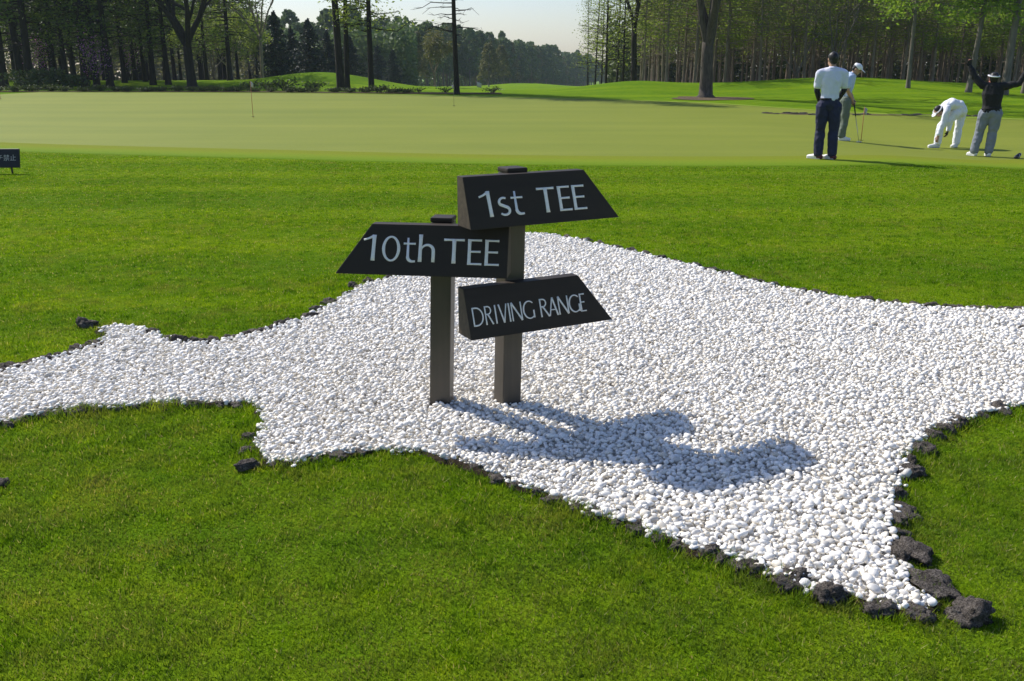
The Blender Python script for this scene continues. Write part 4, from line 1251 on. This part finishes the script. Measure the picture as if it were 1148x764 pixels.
for Y in np.arange(67, 96, 5.2):
    x = -.60 * Y - 2
    while x < -.235 * Y + (0 if Y > 80 else 1.5):
        x += rg.uniform(1.5, 4.0)
        pts.append((x, Y + rg.uniform(-1.6, 1.6)))
for i, (x, y) in enumerate(pts):
    if x > -.26 * y - .5: continue
    t_ = (x + 12.8) * -.77 + (y - 62) * .64               # how far sunwards of the mound the tree stands
    off = abs((x + 12.8) * .64 + (y - 62) * .77)
    if 0 < t_ < 21 and off < 6: continue
    place(pines[i % 5], x, y, rg.uniform(.72, 1.05), LAB_LF)

# forked bare tree
g = broadleaf(21, 'forked_tree', 'dark forked tree with spreading limbs in front of the left forest', 'tree', None, 11, .30, M['bark_dark'], M['leaf_larch'], 2.5, 4, .16, 900, .62, 5, .3)
place(g, x_at(216, 56), 56, 1.0, rz=0.6)
# yellow green young trees at the forest's right end
g = broadleaf(22, 'young_tree', 'airy yellow green tree at the right end of the left forest', 'tree', None, 7.2, .10, M['bark_mid'], M['leaf_larch'], 1.2, 4, .17, 6500, .5, 4)
place(g, x_at(262, 72), 72, .86)
place(g, x_at(284, 84), 84, .80, 'thin pale green tree behind the blue dark spruce')
place(g, x_at(240, 75), 75, .9, 'airy greenish tree between the forked tree and the yellow green one')

# dark spruces
def spruce(seed, label, h, rb):
    rg = np.random.default_rng(seed)
    root = thing('spruce_tree', label, 'tree', (0, 0, -50), 0, 'dark spruces behind the grassy mound')
    tb = MB(); trunk_tube(tb, trunk_path(rg, h, .004, .02), .14, .1)
    C = []
    for i in range(150):
        f = (i + rg.uniform()) / 150
        z = .3 + (h - .35) * f
        L = rb * (1 - f) ** .85 * rg.uniform(.75, 1.12) + .08
        a = rg.uniform(0, 6.283); d = np.array([math.cos(a), math.sin(a), 0])
        t = np.linspace(0, 1, 6)
        Q = np.array([0, 0, z]) + d * (t * L)[:, None] + np.array([0, 0, 1]) * ((-.55 * t + .42 * t * t) * L)[:, None]
        tb.tube(Q, np.linspace(.025, .006, 6), 4, False)
        m = int(20 + 70 * L / rb)
        tt = rg.uniform(.1, 1, m)
        c = np.stack([np.interp(tt, t, Q[:, k]) for k in range(3)], 1)
        side = np.cross(d, (0, 0, 1))
        c += side * (rg.uniform(-1, 1, m) * .30 * L * (1.05 - tt))[:, None] + np.array([0, 0, -1]) * (rg.uniform(0, .22, m))[:, None]
        C.append(c)
    tb.build('trunk', M['bark_dark'], root, True)
    cr = MB(); cr.leaves(np.vstack(C), .21, .45, .35); cr.build('crown', M['leaf_spruce'], root)
    return root
s1 = spruce(31, 'pointed dark spruce, leftmost behind the grassy mound', 6.0, 2.5); place(s1, x_at(312, 76), 76, 1.0)
s2 = spruce(32, 'dark spruce to the right of the pointed one behind the mound', 5.6, 2.6); place(s2, x_at(349, 80), 80, 1.03)
place(s1, x_at(330, 86), 86, .92, 'shaded spruce squeezed between two taller dark spruces behind the mound')
place(s2, x_at(369, 88), 88, .95, 'dark spruce half hidden by the left trunk of the mound trio')
place(s2, x_at(394, 92), 92, .9, 'dark spruce behind the gap between the mound trunks')
place(s1, x_at(441, 104), 104, .72, 'small blackish pointed spruce right of the mound trunks')
place(s1, x_at(424, 112), 112, .85, 'blackish spruce behind the right trunk of the mound trio')

# trunks on the mound edge
g = conifer(41, 'larch_tree', 'thick bare leaning trunk, leftmost of the three by the mound', 'tree', None, 15, .215, M['bark_dark'], M['leaf_larch'], 4.6, 6.0, 3.2, 80, .20, 4000, sub=4, wob=.09)
place(g, x_at(383, 50), 50, 1.0, tilt=(0, -.022))
g = conifer(42, 'larch_tree', 'greenish slim trunk, middle of the three by the mound', 'tree', None, 14, .155, M['bark_dark'], M['leaf_larch'], 3.0, 3.6, 1.5, 90, .18, 4000)
place(g, x_at(390, 51.5), 51.5, 1.0)
g = conifer(43, 'larch_tree', 'trunk with leafy spreading boughs, rightmost of the three by the mound', 'tree', None, 14, .155, M['bark_dark'], M['leaf_larch'], 2.7, 3.0, 3.0, 84, .16, 5200, -.05, sub=5, wob=.09)
place(g, x_at(417, 50), 50, 1.0, rz=1.0)
g = conifer(44, 'larch_tree', 'lone dark trunk with broken bare twigs at the far edge of the green', 'tree', None, 13, .130, M['bark_dark'], M['leaf_larch'], 2.6, 5.6, 2.5, 95, .19, 3200, -.02, dead=(.35, .9), sub=6, wob=.10)
place(g, x_at(512.5, 44.5), 44.5, 1.0, rz=2.0)
# bare hanging branch tree left of the mound, crown above the frame
g = broadleaf(45, 'bare_tree', 'leafless thin tree with drooping twigs behind the shrubs left of the mound', 'tree', None, 10, .12, M['bark_mid'], M['leaf_olive'], 3.2, 5, .10, 500, .75, 4)
place(g, x_at(296, 66), 66, 1.0)

# --- right plantation
GR = 'slim straight trunks of the plantation at the right'
LAB_RF = 'slim straight trunk in the dense plantation behind the right-hand mound'
larch = [conifer(200 + i, 'plantation_tree', LAB_RF, 'tree', GR, 8.6 + .4 * (i % 3), .088 + .012 * (i % 3), M['bark_mid'], M['leaf_larch'], 1.6, 3.2 + .5 * (i % 3), 2.0, 85, .16, 1600, -.06, .5, taper=False, sub=4) for i in range(5)]
fresh = [conifer(220 + i, 'plantation_tree', LAB_RF, 'tree', GR, 8.8, .11, M['bark_mid'], M['leaf_fresh'], 2.6, 2.7, 2.5, 80, .18, 2900, -.08, .4, taper=False) for i in range(2)]
rg = np.random.default_rng(11)
cnt_r = 0
for Y in np.arange(55.5, 92, 3.1):
    x = x_at(716, Y) + rg.uniform(0, 1.5)
    while x < .60 * Y + 3:
        yy = Y + rg.uniform(-1.1, 1.1)
        px = 574 + x / (yy * .957 + .4) * FPX
        if not (abs(px - 1098) < 14 and Y < 80):
            pr = fresh[rg.integers(0, 2)] if (px > 1030 and rg.uniform() < .6) or rg.uniform() < .08 else larch[rg.integers(0, 5)]
            place(pr, x, yy, rg.uniform(.82, 1.08), LAB_RF, tilt=(0, rg.normal(0, .012)))
            cnt_r += 1
        x += rg.uniform(1.15, 2.5) * (1 + (Y - 55) / 90)
# airy larches at the left end of the plantation
airy = [conifer(240 + i, 'airy_larch', '', 'tree', 'airy larches at the left end of the plantation', 9.5, .085, M['bark_dark'], M['leaf_larch'], 1.2, 2.0, 2.3, 80, .14, 1400, .02, .3) for i in range(3)]
for i, (px, Y, sc, lab) in enumerate([(667, 66, .78, 'slight airy larch at the outer left end of the right plantation'), (679, 58, 1.0, 'airy larch with dark straight trunk at the left end of the right plantation'), (691, 62, .95, 'airy larch just left of the forked bare tree on the right mound'),
                                      (698, 57.5, .9, 'slim crooked larch touching the forked bare tree on the right mound'), (659, 80, .8, 'small hazy larch behind the outer end of the right plantation'), (674, 74, .9, 'faint larch between the two leftmost airy larches')]):
    place(airy[i % 3], x_at(px, Y), Y, sc, lab)
g = broadleaf(51, 'forked_tree', 'bare forked tree with upswept limbs at the left end of the plantation', 'tree', None, 12, .19, M['bark_dark'], M['leaf_larch'], 3.0, 3, .15, 1500, .42, 4, .4)
place(g, x_at(709, 55.5), 55.5, 1.0, rz=.2)
# big oak on the mulch ring
g = broadleaf(52, 'oak_tree', 'big thick-trunked tree with many upright limbs on the brown mulch ring', 'tree', None, 13, .30, M['bark_oak'], M['leaf_larch'], 2.4, 6, .17, 3000, .36, 5, .35)
place(g, OAK[0], OAK[1], 1.0, rz=.9)
# bare pale twiggy tree behind the two standing golfers
g = broadleaf(53, 'bare_tree', 'leafless pale grey twiggy tree behind the person in white polo', 'tree', None, 9, .085, M['bark_pale'], M['leaf_olive'], 1.2, 4, .10, 260, .55, 5, .3)
place(g, x_at(931, 54.2), 54.2, .95)
g2 = broadleaf(54, 'bare_tree', 'low leafless shrub-like tree with grey twigs left of the person in white polo', 'tree', None, 6.5, .06, M['bark_pale'], M['leaf_olive'], .6, 5, .10, 260, .7, 5, .3)
place(g2, x_at(893, 54.5), 54.5, .95)
# pale trunks at the right
def pale(seed, px, Y, r, lab, tilt, lm=2.6):
    g = conifer(seed, 'pale_trunk_tree', lab, 'tree', 'pale trunks standing before the plantation', 12.5, r, M['bark_pale'], M['leaf_fresh'], 2.9, 3.3, lm, 90, .20, 6500, -.05, .3, False)
    place(g, x_at(px, Y), Y, 1.0, lab, tilt=tilt)
pale(61, 1016, 45.5, .10, 'slender pale trunk leaning right, left of the bending person', (0, .018))
pale(62, 1084, 44.5, .14, 'pale grey trunk just behind the raised left arm of the person in black', (0, -.035))
pale(63, 1124, 43.5, .175, 'pale brown thick trunk between the raised arms and the right frame edge', (0, .05))
pale(64, 1146, 45.0, .12, 'pale trunk at the right frame edge behind the raised red hand', (0, .01))

# --- distant hillside wood
GF = 'trees of the distant hazy wood'
LAB_FF = 'rounded hazy green tree in the distant wood beyond the fairway'
LAB_FO = 'olive brown hazy tree in the distant wood beyond the fairway'
LAB_FP = 'dark pointed hazy tree in the distant wood beyond the fairway'
farp = [(clumpy(301, 'far_tree', LAB_FF, 'tree', GF, 12, .16, M['bark_mid'], M['leaf_far'], 2.8, 3.2, 4800, .42), LAB_FF),
        (clumpy(302, 'far_tree', LAB_FF, 'tree', GF, 12.5, .16, M['bark_pale'], M['leaf_far'], 3.2, 3.0, 4800, .42), LAB_FF),
        (clumpy(303, 'far_tree', LAB_FO, 'tree', GF, 11, .16, M['bark_pale'], M['leaf_olive'], 2.2, 3.1, 4600, .40), LAB_FO),
        (clumpy(304, 'far_tree', LAB_FP, 'tree', GF, 13, .16, M['bark_mid'], M['leaf_far'], 2.0, 2.8, 4600, .40, True), LAB_FP)]
rg = np.random.default_rng(17)
front = np.array([(-60, 138), (-42, 150), (-24, 172), (-13, 192), (-4, 220), (3, 250), (11, 290), (20, 330), (30, 380), (42, 420)], float)
for row in range(3):
    s = 0.0
    d = np.r_[0, np.cumsum(np.linalg.norm(np.diff(front, axis=0), axis=1))]
    while s < d[-1]:
        x = np.interp(s, d, front[:, 0]) - row * 2.0; y = np.interp(s, d, front[:, 1]) + row * 7.0
        k = rg.choice(4, p=[.36, .32, .17, .15])
        place(farp[k][0], x + rg.normal(0, .8), y + rg.normal(0, 1.5), rg.uniform(.80, 1.12), farp[k][1])
        s += rg.uniform(4.4, 6.6)
# mid-distance trees behind the lone trunk
g = broadleaf(71, 'hazy_tree', 'grey green twiggy tree by the bunker left of the lone trunk', 'tree', None, 7.0, .11, M['bark_mid'], M['leaf_olive'], 1.5, 5, .24, 2600, .6, 4)
place(g, x_at(488, 88), 88, .80)
place(farp[2][0], x_at(466, 135), 135, .72, 'olive rounded tree behind the grey green twiggy tree by the bunker')
place(farp[2][0], x_at(548, 150), 150, .62, 'yellowish brown rounded tree above the white fairway flag')
place(farp[2][0], x_at(562, 165), 165, .60, 'second yellowish brown rounded tree right of the white fairway flag')

def far_thicket(label, n, seed, depth0, depth1, hmax):
    rg = np.random.default_rng(seed)
    d = np.r_[0, np.cumsum(np.linalg.norm(np.diff(front, axis=0), axis=1))]
    s = rg.uniform(0, d[-1], n); k = rg.uniform(depth0, depth1, n)
    x = np.interp(s, d, front[:, 0]) - k * .25; y = np.interp(s, d, front[:, 1]) + k
    hh = hmax * (.75 + .25 * np.sin(x * .9) * np.sin(y * .31 + 1))
    P = np.stack([x, y, H(x, y) + hh * rg.uniform(0, 1, n)], 1)
    mb = MB(); mb.leaves(P, .8, .65, .1)
    return tag(mb.build('undergrowth', M['leaf_far']), label, 'undergrowth', kind='stuff')
far_thicket('hazy depths of the distant wood behind its front trees', 36000, 9, 22, 40, 8.6)

# --- background thickets seen between trunks
def thicket(name, label, x0f, x1f, ya, yb, n, hmax, leaf, sz, seed, gap=.25):
    rg = np.random.default_rng(seed)
    y = rg.uniform(ya, yb, n); t = rg.uniform(0, 1, n)
    x = (x0f + (x1f - x0f) * t) * y
    k = np.sin(x * .55) * np.sin(x * .23 + 1) + .5 * np.sin(x * 1.7 + y)
    hh = hmax * (.55 + .45 * np.clip(.5 + .5 * k, 0, 1))
    z = hh * rg.uniform(0, 1, n) ** 1.15
    keep = rg.uniform(size=n) > gap * (z / hmax) - .05
    P = np.stack([x, y, H(x, y) + z], 1)[keep]
    mb = MB(); mb.leaves(P, sz, .6, .1)
    return tag(mb.build(name, leaf), label, 'undergrowth', kind='stuff')
thicket('undergrowth', 'dark thicket filling the back of the right plantation', .10, .66, 92, 108, 44000, 8.0, M['leaf_shrub'], .50, 1, .25)
thicket('undergrowth', 'pale thicket glimpsed between the trunks of the left forest', -.64, -.20, 128, 142, 16000, 7.0, M['leaf_olive'], .6, 2, .75)
thicket('undergrowth', 'shaded woods behind the spruces and the mound', -.26, -.10, 118, 128, 16000, 8.5, M['leaf_far'], .6, 3, .2)

# --- shrubs along the far edge of the green
def shrub(seed, name, label, group, h, w, n, leaf, sz, petals=False):
    rg = np.random.default_rng(seed)
    root = thing(name, label, 'shrub', (0, 0, -50), 0, group)
    tb = MB(); tips = []
    for i in range(9):
        a = rg.uniform(0, 6.28); e = np.array([math.cos(a) * w * rg.uniform(.2, .5), math.sin(a) * w * rg.uniform(.2, .5), h * rg.uniform(.55, .95)])
        Q = np.array([[0, 0, -.05], e * (.35, .35, .5), e]); tb.tube(Q, [.018, .012, .005], 4, False)
        tips += list(np.linspace(Q[1], Q[2], 4))
    tips = np.array(tips)
    tb.build('stem', M['bark_dark'], root)
    c = tips[rg.integers(0, len(tips), n)] + rg.normal(0, 1, (n, 3)) * (w * .13, w * .13, h * .13)
    c[:, 2] = np.maximum(c[:, 2], .03)
    mb = MB(); mb.leaves(c, sz, .6, .1); mb.build('foliage', leaf, root)
    if petals:
        c = tips[rg.integers(0, len(tips), 500)] + rg.normal(0, 1, (500, 3)) * (w * .15, w * .15, h * .14) + (0, 0, h * .05)
        mb = MB(); mb.leaves(c, .085, .8, .1); mb.build('blossom', M['petal'], root)
    return root
GS = 'low dark shrubs along the far edge of the green'
LS = 'low dark shrub in the line along the far edge of the green'
shr = [shrub(400 + i, 'low_shrub', LS, GS, .24 + .04 * i, .95, 560, M['leaf_shrub'], .08) for i in range(3)]
rg = np.random.default_rng(23)
x = -31.0
while x < -5.0:
    y = 48.9 - 3.4 * float(S((x + 18) / 17)) + rg.uniform(-.35, .35)
    place(shr[rg.integers(0, 3)], x, y, rg.uniform(.75, 1.15), LS)
    x += rg.uniform(.5, 1.15)
sparse = [shrub(430 + i, 'low_shrub', LS, GS, .26, .8, 150, M['leaf_shrub'], .07) for i in range(2)]
for px, Y, sc, lab in [(301, 51, 2.2, 'rounder taller shrub at the left foot of the grassy mound'), (319, 51, 2.3, 'bushy shrub on the left slope of the grassy mound'), (352, 51, 2.0, 'loose shrub in front of the mound, left of the three trunks'), (279, 52, 1.6, 'shrub behind the orange stick flag'),
                       (552, 47, 1.2, 'twiggy brown green shrub just right of the lone trunk'), (500, 47.5, 1.0, 'twiggy shrub just left of the lone trunk'), (470, 48, .9, 'dark shrub before the pale bunker'), (35, 56, 3.2, 'dark leafy shrub under the thick trunks at the far left'), (60, 56, 3.4, 'dark leafy shrub left of the blossom trees'), (76, 55, 2.6, 'broad dark shrub just left of the leaning pine'), (45, 54, 2.4, 'squat dark shrub between the thick trunks and blossom')]:
    place(sparse[random.randrange(2)] if px > 270 else shr[random.randrange(3)], x_at(px, Y), Y, sc, lab)
az = shrub(410, 'blossom_shrub', 'pale purple blossoming shrub between two dark pine trunks at the left', 'blossoming shrubs in the left forest', 3.2, 1.7, 350, M['leaf_larch'], .11, True)
place(az, x_at(110, 57.5), 57.5, 1.0)
place(az, x_at(47, 62), 62, 1.0, 'dim purple blossoming shrub behind the thick trunks at the far left')
place(az, x_at(148, 66), 66, .9, 'small purple blossoming shrub deeper in the left forest')

# soil and broken edging at the right, beyond the golfers
xs = np.linspace(8.6, 15.5, 90)
mid = 31.6 - (xs - 8.6) * .12
ph = np.sin(xs * 5.1) * .10 + np.sin(xs * 2.3 + 1) * .12
strip('soil_strip', xs, mid - .14 + ph, mid + .16 + ph * .8 + np.sin(xs * 9) * .08, 6, M['mulch'], .02)
def clod(x, y, s, label):
    o = link('soil_clod', random.choice(STONES)); z = Hf(x, y)
    o.location = (x, y, z + .02); o.scale = (s * 1.8, s * .8, s * .5); o.rotation_euler = (0, 0, random.uniform(-.4, .4))
    return tag(o, label, 'soil clod', 'dark clods along the soil strip beyond the golfers')
for i in range(26):
    t = random.uniform(0, 1); xx = 8.6 + 6.9 * t
    clod(xx, 31.6 - (xx - 8.6) * .12 + random.uniform(-.35, .35), random.uniform(.04, .10), 'dark soil clod on the broken strip beyond the golfers')

# ------------------------------------------------------------------ air
bm = bmesh.new()
x0, x1, y0h, y1h, z0, z1 = -660, 660, -60, 880, -14, 24
bmesh.ops.create_cube(bm, size=1)
for v in bm.verts:
    v.co = Vector(((x0 + x1) / 2 + v.co.x * (x1 - x0), (y0h + y1h) / 2 + v.co.y * (y1h - y0h), (z0 + z1) / 2 + v.co.z * (z1 - z0)))
me = bpy.data.meshes.new('haze'); bm.to_mesh(me); bm.free()
hm = bpy.data.materials.new('haze'); hm.use_nodes = True
nt = hm.node_tree; nt.nodes.remove(nt.nodes['Principled BSDF'])
pv = nt.nodes.new('ShaderNodeVolumePrincipled')
pv.inputs['Color'].default_value = (.74, .86, 1.0, 1)
pv.inputs['Density'].default_value = 0.00028
pv.inputs['Anisotropy'].default_value = 0.0
nt.links.new(pv.outputs[0], nt.nodes['Material Output'].inputs['Volume'])
tag(link('haze', me, hm), kind='stuff')

# ------------------------------------------------------------------ light
ELEV = R(41.8)
AZ = (-.758, .652)                       # horizontal direction towards the sun
w = bpy.data.worlds.new('World'); SC.world = w; w.use_nodes = True
nt = w.node_tree
sky = nt.nodes.new('ShaderNodeTexSky'); sky.sky_type = 'NISHITA'; sky.sun_disc = False
sky.sun_elevation = ELEV
sky.sun_rotation = math.atan2(AZ[0], AZ[1])
sky.air_density = 1.15; sky.dust_density = 0.9; sky.ozone_density = 1.5
bg = nt.nodes['Background']; bg.inputs[1].default_value = 0.114
nt.links.new(mixc(nt, 1.0, sky.outputs[0], (.86, .90, 1.09), 'MULTIPLY'), bg.inputs[0])
sl = bpy.data.lights.new('sun', 'SUN'); sl.energy = 5.0; sl.angle = R(.5); sl.color = (1.0, .945, .86)
so = bpy.data.objects.new('sun', sl); COL.objects.link(so)
k = math.hypot(*AZ)
d = Vector((-AZ[0] / k * math.cos(ELEV), -AZ[1] / k * math.cos(ELEV), -math.sin(ELEV)))
so.rotation_euler = d.to_track_quat('-Z', 'Y').to_euler()
so.location = (-20, 20, 30)

bpy.data.scenes.remove(TMP)
vs_ = SC.view_settings
SC.display_settings.display_device = 'sRGB'
vs_.view_transform = 'Standard'; vs_.look = 'None'; vs_.exposure = 0.22; vs_.gamma = 1.0; vs_.use_curve_mapping = False
SC.render.engine = 'CYCLES'
SC.cycles.max_bounces = 8; SC.cycles.diffuse_bounces = 5; SC.cycles.glossy_bounces = 2; SC.cycles.transmission_bounces = 2; SC.cycles.volume_bounces = 1
SC.cycles.use_denoising = True
